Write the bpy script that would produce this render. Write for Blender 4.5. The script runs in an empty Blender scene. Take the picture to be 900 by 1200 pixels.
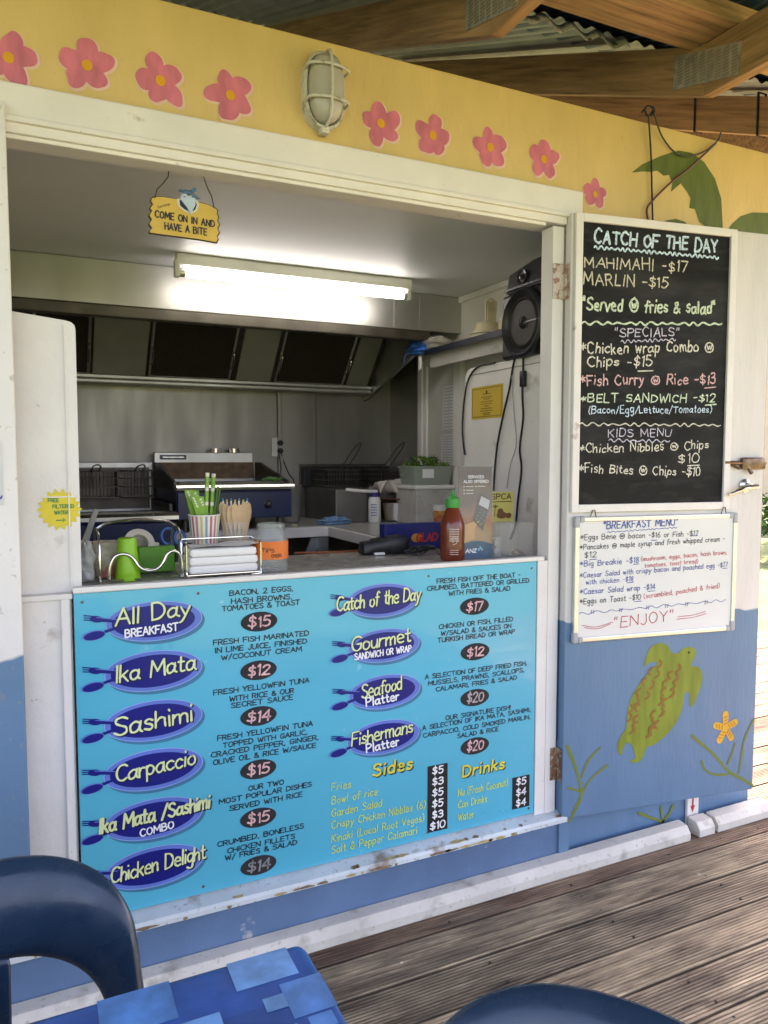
import bpy, bmesh, math, random
from mathutils import Vector, Matrix, Euler
R = math.radians
random.seed(7)
scn = bpy.context.scene
COL = scn.collection

# ------------------------------------------------------------------ camera, sky, sun, exposure
F, CX, CY = 880.0, 450.0, 600.0                       # focal length and centre of the 900x1200 photograph
YAW, PIT = R(25.3), R(4.0)
CAM = Vector((0.0, -2.0126, 1.4))
cd = bpy.data.cameras.new('camera'); cam = bpy.data.objects.new('camera', cd); COL.objects.link(cam)
cd.sensor_fit = 'VERTICAL'; cd.sensor_height = 36.0; cd.lens = 36.0 * F / 1200.0
cd.clip_start = 0.05; cd.clip_end = 500
cam.location = CAM; cam.rotation_euler = (R(90) - PIT, 0, -YAW)
scn.camera = cam
w = bpy.data.worlds.new("World"); scn.world = w; w.use_nodes = True
wn = w.node_tree; bg = wn.nodes['Background']
sky = wn.nodes.new('ShaderNodeTexSky'); sky.sky_type = 'NISHITA'; sky.sun_disc = False
SUN_EL, SUN_AZ = R(58), R(62)
sky.sun_elevation = SUN_EL; sky.sun_rotation = SUN_AZ; sky.dust_density = 3.0; sky.ozone_density = 0.6
wn.links.new(sky.outputs[0], bg.inputs[0]); bg.inputs[1].default_value = 0.15
sd = bpy.data.lights.new('sun', 'SUN'); sd.energy = 4.0; sd.angle = R(0.6); sd.color = (1, .95, .87)
so = bpy.data.objects.new('sun', sd); COL.objects.link(so)
sv = Vector((math.sin(SUN_AZ) * math.cos(SUN_EL), math.cos(SUN_AZ) * math.cos(SUN_EL), math.sin(SUN_EL)))
so.rotation_euler = sv.to_track_quat('Z', 'Y').to_euler(); so.location = (6, 4, 12)
scn.view_settings.view_transform = 'Standard'; scn.view_settings.look = 'None'
scn.view_settings.exposure = 2.7; scn.view_settings.use_white_balance = True; scn.view_settings.white_balance_temperature = 7400; scn.view_settings.white_balance_tint = 26; scn.view_settings.gamma = 1.0; scn.view_settings.use_curve_mapping = False
scn.cycles.use_denoising = True
scn.cycles.max_bounces = 10; scn.cycles.diffuse_bounces = 6; scn.cycles.sample_clamp_indirect = 4

FWD = Vector((math.sin(YAW) * math.cos(PIT), math.cos(YAW) * math.cos(PIT), -math.sin(PIT)))
RGT = Vector((math.cos(YAW), -math.sin(YAW), 0)); UPV = RGT.cross(FWD)
def ray(px, py): return FWD + RGT * ((px - CX) / F) - UPV * ((py - CY) / F)
def U(px, py, ax, v):
    """measure the photograph: where the sight line through a pixel meets the plane x|y|z = v"""
    d = ray(px, py); i = 'xyz'.index(ax); return CAM + d * ((v - CAM[i]) / d[i])

# ------------------------------------------------------------------ materials
def lin(c):
    if isinstance(c, str):
        c = [int(c[i:i + 2], 16) / 255 for i in (0, 2, 4)]
        c = [x / 12.92 if x < .04045 else ((x + .055) / 1.055) ** 2.4 for x in c]
    return (c[0], c[1], c[2], 1)
MATS = {}
def mat(name, col, rough=.55, metal=0, var=.10, scale=6, bump=0, bscale=60, stretch=(1, 1, 1), dirt=None, dscale=14, dlo=.62, dhi=.75,
        trans=0, emit=None, estr=0, alpha=1, coat=0, two=None, ior=1.45, spec=None, rvar=0, rotx=0):
    if name in MATS: return MATS[name]
    m = bpy.data.materials.new(name); m.use_nodes = True; nt = m.node_tree; N = nt.nodes; L = nt.links
    b = N['Principled BSDF']; c = lin(col)
    b.inputs['Roughness'].default_value = rough; b.inputs['Metallic'].default_value = metal; b.inputs['IOR'].default_value = ior
    b.inputs['Transmission Weight'].default_value = trans; b.inputs['Alpha'].default_value = alpha; b.inputs['Coat Weight'].default_value = coat
    if spec is not None: b.inputs['Specular IOR Level'].default_value = spec
    tc = N.new('ShaderNodeTexCoord'); mp = N.new('ShaderNodeMapping'); mp.inputs['Scale'].default_value = stretch
    if rotx:
        vr = N.new('ShaderNodeVectorRotate'); vr.rotation_type = 'X_AXIS'; vr.inputs['Angle'].default_value = rotx; L.new(tc.outputs['Object'], vr.inputs['Vector']); L.new(vr.outputs[0], mp.inputs[0])
    else: L.new(tc.outputs['Object'], mp.inputs[0])
    def noise(s, det=4):
        n = N.new('ShaderNodeTexNoise'); n.inputs['Scale'].default_value = s; n.inputs['Detail'].default_value = det
        L.new(mp.outputs[0], n.inputs['Vector']); return n
    n1 = noise(scale)
    rmp = N.new('ShaderNodeMapRange'); rmp.inputs[1].default_value = .3; rmp.inputs[2].default_value = .7
    rmp.inputs[3].default_value = 1 - var; rmp.inputs[4].default_value = 1 + var
    L.new(n1.outputs['Fac'], rmp.inputs[0])
    mul = N.new('ShaderNodeMix'); mul.data_type = 'RGBA'; mul.blend_type = 'MULTIPLY'; mul.inputs[0].default_value = 1
    L.new(rmp.outputs[0], mul.inputs[7])
    if two:                                            # (z of the paint edge, colour above): two coats of paint on one board
        sx = N.new('ShaderNodeSeparateXYZ'); L.new(tc.outputs['Object'], sx.inputs[0])
        nz = N.new('ShaderNodeTexNoise'); nz.inputs['Scale'].default_value = 9; L.new(tc.outputs['Object'], nz.inputs['Vector'])
        ma = N.new('ShaderNodeMath'); ma.operation = 'MULTIPLY_ADD'; ma.inputs[1].default_value = .05; L.new(nz.outputs['Fac'], ma.inputs[0]); L.new(sx.outputs[2], ma.inputs[2])
        gt = N.new('ShaderNodeMapRange'); gt.inputs[1].default_value = two[0] + .022; gt.inputs[2].default_value = two[0] + .028; L.new(ma.outputs[0], gt.inputs[0])
        mx = N.new('ShaderNodeMix'); mx.data_type = 'RGBA'; mx.inputs[6].default_value = c; mx.inputs[7].default_value = lin(two[1])
        L.new(gt.outputs[0], mx.inputs[0]); L.new(mx.outputs[2], mul.inputs[6])
    else: mul.inputs[6].default_value = c
    out = mul.outputs[2]
    if dirt:
        for (sc_, lo, hi) in ((dscale, dlo, dhi), (dscale * 7, dlo + .03, dhi - .03)):
            nd = noise(sc_, 8); r2 = N.new('ShaderNodeMapRange'); r2.inputs[1].default_value = lo; r2.inputs[2].default_value = hi
            r2.inputs[4].default_value = .8 if sc_ == dscale else .45
            L.new(nd.outputs['Fac'], r2.inputs[0]); mx = N.new('ShaderNodeMix'); mx.data_type = 'RGBA'; mx.inputs[7].default_value = lin(dirt)
            L.new(r2.outputs[0], mx.inputs[0]); L.new(out, mx.inputs[6]); out = mx.outputs[2]
    L.new(out, b.inputs['Base Color'])
    if rvar:
        rr = N.new('ShaderNodeMapRange'); rr.inputs[1].default_value = .3; rr.inputs[2].default_value = .7
        rr.inputs[3].default_value = max(.02, rough - rvar); rr.inputs[4].default_value = rough + rvar
        nr = noise(scale * 2.3, 6); L.new(nr.outputs['Fac'], rr.inputs[0]); L.new(rr.outputs[0], b.inputs['Roughness'])
    if bump:
        nb = noise(bscale, 5); bp = N.new('ShaderNodeBump'); bp.inputs['Strength'].default_value = bump; bp.inputs['Distance'].default_value = .01
        L.new(nb.outputs['Fac'], bp.inputs['Height']); L.new(bp.outputs[0], b.inputs['Normal'])
    if emit:
        b.inputs['Emission Color'].default_value = lin(emit); b.inputs['Emission Strength'].default_value = estr
    MATS[name] = m; return m
W_ = (.70, .675, .645)
white = mat('white_paint', W_, .5, var=.05, bump=.25, bscale=25, dirt=(.30, .25, .19), dscale=9, dlo=.66, dhi=.78)
whitetrim = mat('white_trim_paint', (.73, .70, .665), .45, var=.05, bump=.3, bscale=18, dirt=(.30, .22, .15), dscale=12, dlo=.69, dhi=.76)
BLUE_ = (.100, .197, .318)
doorpaint = mat('door_paint', BLUE_, .42, var=.07, scale=3, bump=.12, bscale=30, stretch=(3, 3, .6), two=(.862, (.63, .605, .575)), dirt=(.09, .13, .26), dscale=9, dlo=.68, dhi=.8, rvar=.1)
leftpaint = mat('left_door_paint', BLUE_, .5, var=.07, scale=3, bump=.2, bscale=22, two=(.93, W_), dirt=(.30, .26, .22), dscale=7, dlo=.62, dhi=.74)
jambpaint = mat('jamb_paint', BLUE_, .45, var=.05, two=(.885, (.76, .73, .69)), bump=.2, bscale=20, dirt=(.3, .24, .18), dscale=10, dlo=.7, dhi=.8)
wallblue = mat('blue_wall_paint', (.092, .168, .29), .5, var=.12, scale=4, bump=.3, bscale=25, dirt=(.45, .44, .42), dscale=16, dlo=.66, dhi=.72)
yellow = mat('yellow_paint', (.67, .475, .195), .45, var=.09, scale=2.5, bump=.7, bscale=12, stretch=(1.6, 1, .7), rvar=.1, dirt=(.36, .21, .06), dscale=10, dlo=.69, dhi=.76)
pink = mat('pink_paint', (.62, .165, .235), .6, var=.2, scale=30, stretch=(1, 1, .4))
pinkhalo = mat('pale_pink_paint', (.75, .50, .42), .6)
orange = mat('orange_paint', (.72, .33, .02), .6)
olive = mat('olive_paint', (.15, .19, .03), .6, var=.08)
lime_mural = mat('turtle_paint', (.185, .232, .02), .55, var=.2, scale=14, stretch=(2.5, 2.5, .5))
rustpaint = mat('scute_paint', (.24, .11, .02), .6)
blackpaint = mat('black_paint', (.01, .01, .012), .5)
ceilpaint = mat('ceiling_paint', (.64, .645, .63), .5, var=.05, scale=2, bump=.08, bscale=12)
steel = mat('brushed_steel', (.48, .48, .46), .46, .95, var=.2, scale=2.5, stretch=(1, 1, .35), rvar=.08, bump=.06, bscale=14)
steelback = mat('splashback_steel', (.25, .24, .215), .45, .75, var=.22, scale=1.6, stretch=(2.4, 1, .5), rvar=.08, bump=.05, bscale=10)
chrome = mat('chrome', (.72, .70, .66), .14, 1, var=.05)
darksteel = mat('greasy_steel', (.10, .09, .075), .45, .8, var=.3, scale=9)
filt = mat('filter_mesh_black', (.016, .014, .012), .6, .3, var=.4, scale=140)
black = mat('black_plastic', (.012, .012, .013), .42, var=.1)
blackgloss = mat('black_gloss', (.02, .02, .022), .25)
navy = mat('navy_enamel', (.012, .022, .075), .3, var=.1)
counterm = mat('counter_laminate', (.34, .33, .29), .28, var=.08, scale=5, dirt=(.22, .2, .17), dscale=7, dlo=.6, dhi=.75, rvar=.08)
benchm = mat('bench_top', (.44, .44, .40), .25, .1, var=.08, scale=5)
cream = mat('cream_plastic', (.60, .52, .36), .45, dirt=(.3, .24, .15), dscale=9)
whiteplastic = mat('white_plastic', (.72, .71, .67), .4)
greyplastic = mat('grey_plastic', (.36, .37, .38), .45)
alu = mat('aluminium', (.66, .66, .64), .35, .9)
rust = mat('rusty_metal', (.20, .085, .03), .7, .4, var=.5, scale=60, dirt=(.45, .38, .3), dscale=70, dlo=.5, dhi=.6)
bronze = mat('tarnished_metal', (.17, .115, .075), .38, .85, var=.4, scale=40)
wood = lambda n, s, rx=0: mat(n, (.44, .26, .125), .72, var=.32, scale=5, stretch=s, bump=.15, bscale=20, dirt=(.17, .09, .045), dscale=4.5, dlo=.56, dhi=.72, rotx=rx)
woody = wood('pine_beam_across', (11, .5, 11)); woodin = wood('pine_rafter', (11, .5, 11), -math.atan(.43)); woodx = wood('pine_beam_along', (.6, 9, 9))
roofm = mat('roof_iron', (.34, .34, .33), .45, .5, var=.15, dirt=(.2, .17, .14), dscale=4)
roofblue = mat('roof_blue_iron', (.055, .10, .155), .45, .3, var=.15)
glass = mat('clear_glass', (.45, .48, .46), .04, alpha=.22, var=0, spec=1)
clearplastic = mat('clear_plastic', (.75, .77, .75), .08, alpha=.13, var=0)
frost = mat('frosted_glass', (.42, .40, .35), .35, .0, var=.1, coat=.4, scale=12)
paper = mat('paper', (.74, .73, .70), .8)
sheetpaper = mat('office_paper', (.60, .60, .58), .8)
chairblue = mat('chair_plastic', (.013, .033, .062), .26, var=.12, scale=7, rvar=.13, coat=.1, bump=.05, bscale=30, dirt=(.03, .05, .08), dscale=18, dlo=.6, dhi=.75)

# ------------------------------------------------------------------ mesh builder
class MB:
    def __init__(s): s.v = []; s.f = []; s.mi = []; s.sm = []
    def add(s, vs, fs, mi=0, sm=False):
        o = len(s.v); s.v += [Vector(v) for v in vs]
        for f in fs: s.f.append([o + i for i in f]); s.mi.append(mi); s.sm.append(sm)
        return s
    def box(s, a, b, mi=0, M=None, bev=0):
        x0, x1 = sorted((a[0], b[0])); y0, y1 = sorted((a[1], b[1])); z0, z1 = sorted((a[2], b[2]))
        if bev:
            bev = min(bev, (x1 - x0) * .45, (y1 - y0) * .45, (z1 - z0) * .45)
            bm = bmesh.new(); r = bmesh.ops.create_cube(bm, size=1)
            for v in bm.verts: v.co = Vector(((x0 + x1) / 2 + v.co.x * (x1 - x0), (y0 + y1) / 2 + v.co.y * (y1 - y0), (z0 + z1) / 2 + v.co.z * (z1 - z0)))
            bmesh.ops.bevel(bm, geom=bm.edges[:], offset=bev, segments=2, affect='EDGES', profile=.5)
            bm.verts.index_update(); vs = [v.co.copy() for v in bm.verts]; fs = [[v.index for v in f.verts] for f in bm.faces]; bm.free()
        else:
            vs = [Vector((x, y, z)) for x in (x0, x1) for y in (y0, y1) for z in (z0, z1)]
            fs = [(0, 1, 3, 2), (4, 6, 7, 5), (0, 4, 5, 1), (2, 3, 7, 6), (0, 2, 6, 4), (1, 5, 7, 3)]
        if M: vs = [M @ v for v in vs]
        return s.add(vs, fs, mi)
    def quad(s, *p, mi=0): return s.add(p, [list(range(len(p)))], mi)
    def prism(s, pts, n, mi=0):
        """closed polygon (3-D points) extruded by vector n"""
        k = len(pts); n = Vector(n); vs = [Vector(p) for p in pts] + [Vector(p) + n for p in pts]
        fs = [list(range(k))[::-1], list(range(k, 2 * k))] + [[i, (i + 1) % k, k + (i + 1) % k, k + i] for i in range(k)]
        return s.add(vs, fs, mi)
    def tube(s, pts, r, n=8, mi=0, cap=True, closed=False):
        pts = [Vector(p) for p in pts]; k = len(pts); vs = []; fs = []
        rr = r if isinstance(r, (list, tuple)) else [r] * k
        up = None
        for i, p in enumerate(pts):
            a = pts[(i - 1) % k] if (i or closed) else p; b = pts[(i + 1) % k] if (i < k - 1 or closed) else p
            t = (b - a).normalized()
            if up is None: up = t.orthogonal().normalized()
            up = (up - t * up.dot(t)).normalized() if (up - t * up.dot(t)).length > 1e-6 else t.orthogonal().normalized()
            sd_ = t.cross(up)
            for j in range(n):
                q = 2 * math.pi * j / n; vs.append(p + (up * math.cos(q) + sd_ * math.sin(q)) * rr[i])
        for i in range(k if closed else k - 1):
            for j in range(n):
                a = i * n + j; b = i * n + (j + 1) % n; c2 = ((i + 1) % k) * n
                fs.append((a, b, c2 + (j + 1) % n, c2 + j))
        if cap and not closed: fs += [list(range(n))[::-1], list(range((k - 1) * n, k * n))]
        return s.add(vs, fs, mi, True)
    def lathe(s, prof, c=(0, 0, 0), n=24, mi=0, M=None, sy=1):
        c = Vector(c); vs = []; fs = []
        for (r, z) in prof:
            for j in range(n):
                q = 2 * math.pi * j / n; v = Vector((r * math.cos(q), sy * r * math.sin(q), z)); vs.append((M @ v if M else v) + c)
        for i in range(len(prof) - 1):
            for j in range(n): fs.append((i * n + j, i * n + (j + 1) % n, (i + 1) * n + (j + 1) % n, (i + 1) * n + j))
        if prof[0][0] > 1e-5: fs.append(list(range(n))[::-1])
        if prof[-1][0] > 1e-5: fs.append(list(range((len(prof) - 1) * n, len(prof) * n)))
        return s.add(vs, fs, mi, True)
    def grid(s, fn, nu, nv, mi=0, sm=True):
        vs = [fn(i / nu, j / nv) for i in range(nu + 1) for j in range(nv + 1)]
        fs = [(i * (nv + 1) + j, (i + 1) * (nv + 1) + j, (i + 1) * (nv + 1) + j + 1, i * (nv + 1) + j + 1) for i in range(nu) for j in range(nv)]
        return s.add(vs, fs, mi, sm)
    def build(s, name, mats, parent=None, local=False, bevel=0, solid=0, subsurf=0, label=None):
        if not isinstance(mats, (list, tuple)): mats = [mats]
        me = bpy.data.meshes.new(name); o = bpy.data.objects.new(name, me); COL.objects.link(o)
        off = Vector((0, 0, 0))
        if parent is not None:
            o.parent = parent
            if not local: off = Vector(parent.get('_org', (0, 0, 0)))
        o['_org'] = tuple(off)
        me.from_pydata([v - off for v in s.v], [], s.f)
        for m in mats: me.materials.append(m)
        for i, p in enumerate(me.polygons): p.material_index = s.mi[i]; p.use_smooth = s.sm[i]
        me.update()
        if any(s.sm) or solid or subsurf:
            try: me.set_sharp_from_angle(angle=R(45))
            except Exception: pass
        if solid: q = o.modifiers.new('s', 'SOLIDIFY'); q.thickness = solid; q.offset = 0
        if bevel: q = o.modifiers.new('b', 'BEVEL'); q.width = bevel; q.segments = 2; q.limit_method = 'ANGLE'; q.angle_limit = R(40)
        if subsurf: q = o.modifiers.new('ss', 'SUBSURF'); q.levels = subsurf; q.render_levels = subsurf
        if label: o['label'] = label
        return o
def tag(o, label, cat, group=None):
    o['label'] = label; o['category'] = cat
    if group: o['group'] = group
    return o
def thing(name, label, cat, loc=(0, 0, 0), rz=0, group=None):
    o = bpy.data.objects.new(name, None); COL.objects.link(o); o.empty_display_size = .1
    o.location = loc; o.rotation_euler = (0, 0, rz); o['_org'] = tuple(loc)
    return tag(o, label, cat, group)
def solo(mb, name, mats, loc, label, cat, group=None, **k):
    """a thing that is one mesh, origin at its base"""
    mb.v = [v - Vector(loc) for v in mb.v]; o = mb.build(name, mats, **k); o.location = loc; o['_org'] = tuple(loc)
    return tag(o, label, cat, group)
def struct(o): o['kind'] = 'structure'; return o
def T(x, y, z, rx=0, ry=0, rz=0): return Matrix.Translation((x, y, z)) @ Euler((rx, ry, rz)).to_matrix().to_4x4()
def arc(c, r, a0, a1, n): return [(c[0] + r * math.cos(R(a0 + (a1 - a0) * i / n)), c[1] + r * math.sin(R(a0 + (a1 - a0) * i / n))) for i in range(n + 1)]
def smooth(pts, k=5):
    p = [Vector(q) for q in pts]
    if len(p) < 3: return p
    out = []; p = [p[0] * 2 - p[1]] + p + [p[-1] * 2 - p[-2]]
    for i in range(1, len(p) - 2):
        a, b, c, d = p[i - 1:i + 3]
        for j in range(k):
            t = j / k; out.append(.5 * (2 * b + (c - a) * t + (2 * a - 5 * b + 4 * c - d) * t * t + (3 * b - a - 3 * c + d) * t ** 3))
    return out + [p[-2]]

# ------------------------------------------------------------------ flat frames for things painted, printed or written on a surface
class Pl:
    def __init__(s, o, u, v): s.o = Vector(o); s.u = Vector(u).normalized(); s.v = Vector(v).normalized(); s.n = s.u.cross(s.v)
    def pt(s, a, b, h=0): return s.o + s.u * a + s.v * b + s.n * h
    def px(s, x, y, h=0):
        d = ray(x, y); q = CAM + d * (((s.o + s.n * h - CAM).dot(s.n)) / d.dot(s.n)) - s.o; return q.dot(s.u), q.dot(s.v)
    def at(s, x, y, h=0): return s.pt(*s.px(x, y, h), h)

def _c(st): return [tuple(float(t) for t in p.split(',')) for p in st.split()]
G = {}
def g(ch, w, st): G[ch] = (w, [(q.startswith('~'), _c(q.lstrip('~'))) for q in st.split('|')] if st else [])
g(' ', 3.2, '')
g('A', 6, '0,0 3,10 6,0|1.2,3.6 4.8,3.6'); g('B', 5.4, '0,0 0,10|~0,10 3.4,9.8 4.6,8 3.6,5.9 0,5.4|~0,5.4 3.8,5.2 5.4,2.9 3.8,.4 0,0')
g('C', 5.4, '~5.4,8.6 3.5,10 1.2,8.7 0,5 1.2,1.3 3.5,0 5.4,1.4'); g('D', 5.6, '0,0 0,10|~0,10 3,9.6 5.3,7 5.4,3.4 3.4,.6 0,0')
g('E', 4.8, '4.8,10 0,10 0,0 4.8,0|0,5.2 4,5.2'); g('F', 4.6, '4.8,10 0,10 0,0|0,5.2 3.8,5.2')
g('G', 5.6, '~5.4,8.6 3.4,10 1.2,8.7 0,5 1.2,1.3 3.4,0 5.4,1.8|5.4,1.4 5.4,4.6 3.2,4.6'); g('H', 5.4, '0,0 0,10|5.4,0 5.4,10|0,5.2 5.4,5.2')
g('I', 1.0, '.5,0 .5,10'); g('J', 4.2, '~4,10 4,3 3,.5 1.5,0 0,1.8'); g('K', 5.2, '0,0 0,10|5,10 0,4.6|1.4,5.8 5.2,0'); g('L', 4.4, '0,10 0,0 4.4,0')
g('M', 7, '0,0 .5,10 3.5,3 6.5,10 7,0'); g('N', 5.6, '0,0 0,10 5.6,0 5.6,10'); OO = '~2.9,10 .9,8.6 0,5 .9,1.4 2.9,0 4.9,1.4 5.8,5 4.9,8.6 2.9,10'
g('O', 5.8, OO); g('P', 5, '0,0 0,10|~0,10 3.4,9.8 4.9,7.6 3.6,5.2 0,4.7'); g('Q', 5.8, OO + '|3.4,2.6 6,-.8')
g('R', 5.2, '0,0 0,10|~0,10 3.4,9.8 4.8,7.6 3.6,5.2 0,4.8|2.2,4.9 5.2,0'); g('S', 5, '~4.8,8.6 3,10 .8,9 .6,6.8 2.6,5.3 4.6,3.8 4.7,1.3 2.6,0 0,1.4')
g('T', 6, '0,10 6,10|3,10 3,0'); g('U', 5.4, '~0,10 0,3.6 .9,.8 2.7,0 4.5,.8 5.4,3.6 5.4,10'); g('V', 5.6, '0,10 2.8,0 5.6,10'); g('W', 7.6, '0,10 2,0 3.8,7.4 5.6,0 7.6,10')
g('X', 5.4, '0,0 5.4,10|0,10 5.4,0'); g('Y', 5.4, '0,10 2.7,5 5.4,10|2.7,5 2.7,0'); g('Z', 5, '0,10 5,10 0,0 5,0')
g('a', 4.6, '~4,5 2.4,6 .6,4.8 0,2.6 .8,.3 2.4,.3 3.6,1.8 4.1,4.2|~4.2,6 4,1.4 5,0'); g('b', 4.1, '0,10 0,0|~0,3.8 1.6,5.9 3.6,5 4,2.6 3,.4 1.2,0 0,1.2')
g('c', 3.8, '~3.8,5 2.2,6 .6,4.8 0,3 .6,.9 2.2,0 3.9,1.1'); g('d', 4.2, '4.1,10 4,0|~4,4.2 2.4,6 .6,5 0,2.8 .8,.5 2.4,0 4,1.8')
g('e', 4.2, '~.3,3.1 2,3.2 4.1,3.5 3.5,5.5 2,6.2 .5,4.9 .1,2.6 1,.4 2.6,-.2 4.2,.4'); g('f', 3.2, '~3.6,9.2 2.4,10 1.4,8.6 1.3,4 1.2,-.4|0,6 3.2,6')
g('g', 4.2, '~4,5 2.2,6 .4,4.8 .2,2.2 1.6,.5 3.2,1.4 4,3.6|~4.1,6 4,-2 2.6,-4 .4,-3'); g('h', 3.8, '0,10 0,0|~0,3.6 1.8,5.9 3.4,5.2 3.7,3.2 3.7,0')
g('i', .8, '.4,5.6 .4,0|.4,8.6 .4,9.2'); g('j', 1.4, '~1.2,6 1.2,-2.4 .2,-4 -1,-3.2|1.2,8.3 1.2,8.8'); g('k', 3.8, '0,10 0,0|3.5,6 0,2.6|1.2,3.8 3.8,0')
g('l', .8, '.4,10 .4,0'); g('m', 6, '0,6 0,0|~0,3.8 1.4,5.9 2.7,5 2.9,0|~2.9,3.8 4.3,5.9 5.6,5 5.9,0'); g('n', 3.8, '0,6 0,0|~0,3.6 1.8,5.9 3.4,5.2 3.7,3.2 3.7,0')
oo = '~2,6 .5,4.9 0,3 .5,1 2,0 3.5,1 4,3 3.5,4.9 2,6'
g('o', 4, oo); g('p', 4.1, '0,6 0,-4|~0,4 1.6,5.9 3.6,5 4,2.8 3,.5 1.4,.1 0,1.4'); g('q', 4.2, '4.1,6 4.1,-4|~4,5 2.2,6 .4,4.8 .2,1.8 1.8,.1 4,2')
g('r', 2.8, '0,6 0,0|~0,3.2 1.1,5.5 2.9,5.7'); g('s', 3.5, '~3.3,5.2 1.9,6 .5,5.1 .8,3.7 2.5,2.9 3.4,1.5 2.2,.1 0,.8'); g('t', 3, '~1.4,9 1.4,1.8 2,.2 3.2,.5|0,6 3,6')
g('u', 3.8, '~0,6 .1,1.8 1.2,.1 2.6,.8 3.6,3|3.7,6 3.7,0'); g('v', 3.8, '0,6 1.9,0 3.8,6'); g('w', 5.4, '0,6 1.4,0 2.7,4.8 4,0 5.4,6'); g('x', 3.8, '0,6 3.8,0|0,0 3.8,6')
g('y', 3.9, '0,6 2,.4|~3.9,6 2,.4 .8,-3 -.4,-3.8'); g('z', 3.6, '0,6 3.6,6 0,0 3.6,0')
g('0', 5, '~2.5,10 .7,8.6 0,5 .7,1.4 2.5,0 4.3,1.4 5,5 4.3,8.6 2.5,10'); g('1', 1.4, '0,8.4 1.2,10|1.2,10 1.2,0'); g('2', 5, '~.2,8 1.6,9.9 3.8,9.6 4.6,7.6 3.4,4.6 0,.1|0,0 5,0')
g('3', 4.8, '~.2,9 2.2,10 4.3,8.8 3.9,6.2 1.6,5.4|~1.6,5.4 4.4,4.6 4.6,1.6 2.4,0 0,1.1'); g('4', 5, '3.6,0 3.8,10 0,3.2 5.2,3.2'); g('5', 4.8, '4.6,10 .8,10 .5,5.6|~.5,5.6 2.8,6.2 4.7,4.2 4.1,1.2 2,0 0,1')
g('6', 4.8, '~3.8,10 1.6,7.6 .2,4 .6,1 2.4,0 4.3,1.2 4.4,3.8 2.6,5.2 .6,4'); g('7', 4.8, '0,10 4.8,10 1.8,0'); g('8', 4.8, '~2.4,5.3 .5,7.4 2.4,10 4.3,7.8 2.4,5.3|~2.4,5.3 .2,2.6 2.4,0 4.6,2.6 2.4,5.3'); g('9', 4.6, '~4.2,6 2.4,5 .5,6.8 1.8,9.8 4.1,9 4.3,6.2 3.6,0')
g('$', 5, '~4.6,8 2.8,9.2 .7,8.3 .7,6.3 2.6,5.1 4.5,3.9 4.4,1.8 2.4,.8 0,2|2.6,11 2.4,-1'); g('&', 5.6, '~5.6,0 1.4,6.6 1,8.8 2.4,10 3.8,8.6 2.8,6.4 .2,3.6 .6,.9 2.6,0 4.4,1.4 5.6,4.2')
g('-', 3.4, '.2,4.4 3.2,4.4'); g('/', 3.8, '0,-.8 3.8,10.6'); g('(', 2, '~2,11 .4,8 0,5 .4,2 2,-1'); g(')', 2, '~0,11 1.6,8 2,5 1.6,2 0,-1'); g(',', 1.2, '.8,.8 .2,-1.4'); g('.', .8, '.3,0 .5,.3'); g("'", .8, '.4,10 .4,7.6')
g('"', 2.6, '.6,10.4 .2,7.6|2.2,10.4 1.8,7.6'); g('!', .8, '.4,10 .4,3.2|.4,.4 .4,0'); g('*', 4.4, '2.2,8.4 2.2,2.4|0,6.8 4.4,4|4.4,6.8 0,4'); g(':', .8, '.4,1.4 .4,1.8|.4,5 .4,5.4')
g('@', 8.2, '~4,9 1.2,7.6 0,4.2 1.2,.6 4,-.8 6.8,.6 8,4.2 6.8,7.6 4,9|1.8,6 2.8,2.4 4,5.2 5.2,2.4 6.4,6')
g('+', 4, '2,7 2,2|0,4.5 4,4.5')
RB = random.Random(99)
def ribbon(mb, P, pts, wd, h, mi=0, cap=True):
    """a flat pen stroke on the plane P: pts are (u, v) in metres"""
    p = [Vector((a[0], a[1])) for a in pts]
    q = [p[0]]
    for a in p[1:]:
        if (a - q[-1]).length > 1e-6: q.append(a)
    p = q
    if len(p) == 1: p.append(p[0] + Vector((wd * .05, 0)))
    L_, R_ = [], []; r0 = wd / 2; pr = RB.uniform(0, 6.28); fq = RB.uniform(.5, 1.1); am = RB.uniform(.05, .22)
    for i, a in enumerate(p):
        r = r0 * (1 + am * math.sin(pr + i * fq * (3 if len(p) == 2 else 1)))
        t = ((p[i + 1] if i < len(p) - 1 else a) - (p[i - 1] if i else a)).normalized(); nn = Vector((-t.y, t.x)); L_.append(a + nn * r); R_.append(a - nn * r)
    k = len(p); poly = L_ + R_; fs = [(i, k + i, k + i + 1, i + 1) for i in range(k - 1)]
    if cap:
        for (c, a, b, dirn) in ((p[-1], k - 1, 2 * k - 1, (p[-1] - p[-2])), (p[0], k, 0, (p[0] - p[1]))):
            th = math.atan2(dirn.y, dirn.x); ids = [len(poly) + j for j in range(3)]
            poly += [c + Vector((math.cos(th + q_), math.sin(th + q_))) * r for q_ in (-R(45), 0, R(45))]
            fs.append([b] + ids + [a])
    mb.add([P.pt(v.x, v.y, h) for v in poly], fs, mi)
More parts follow.
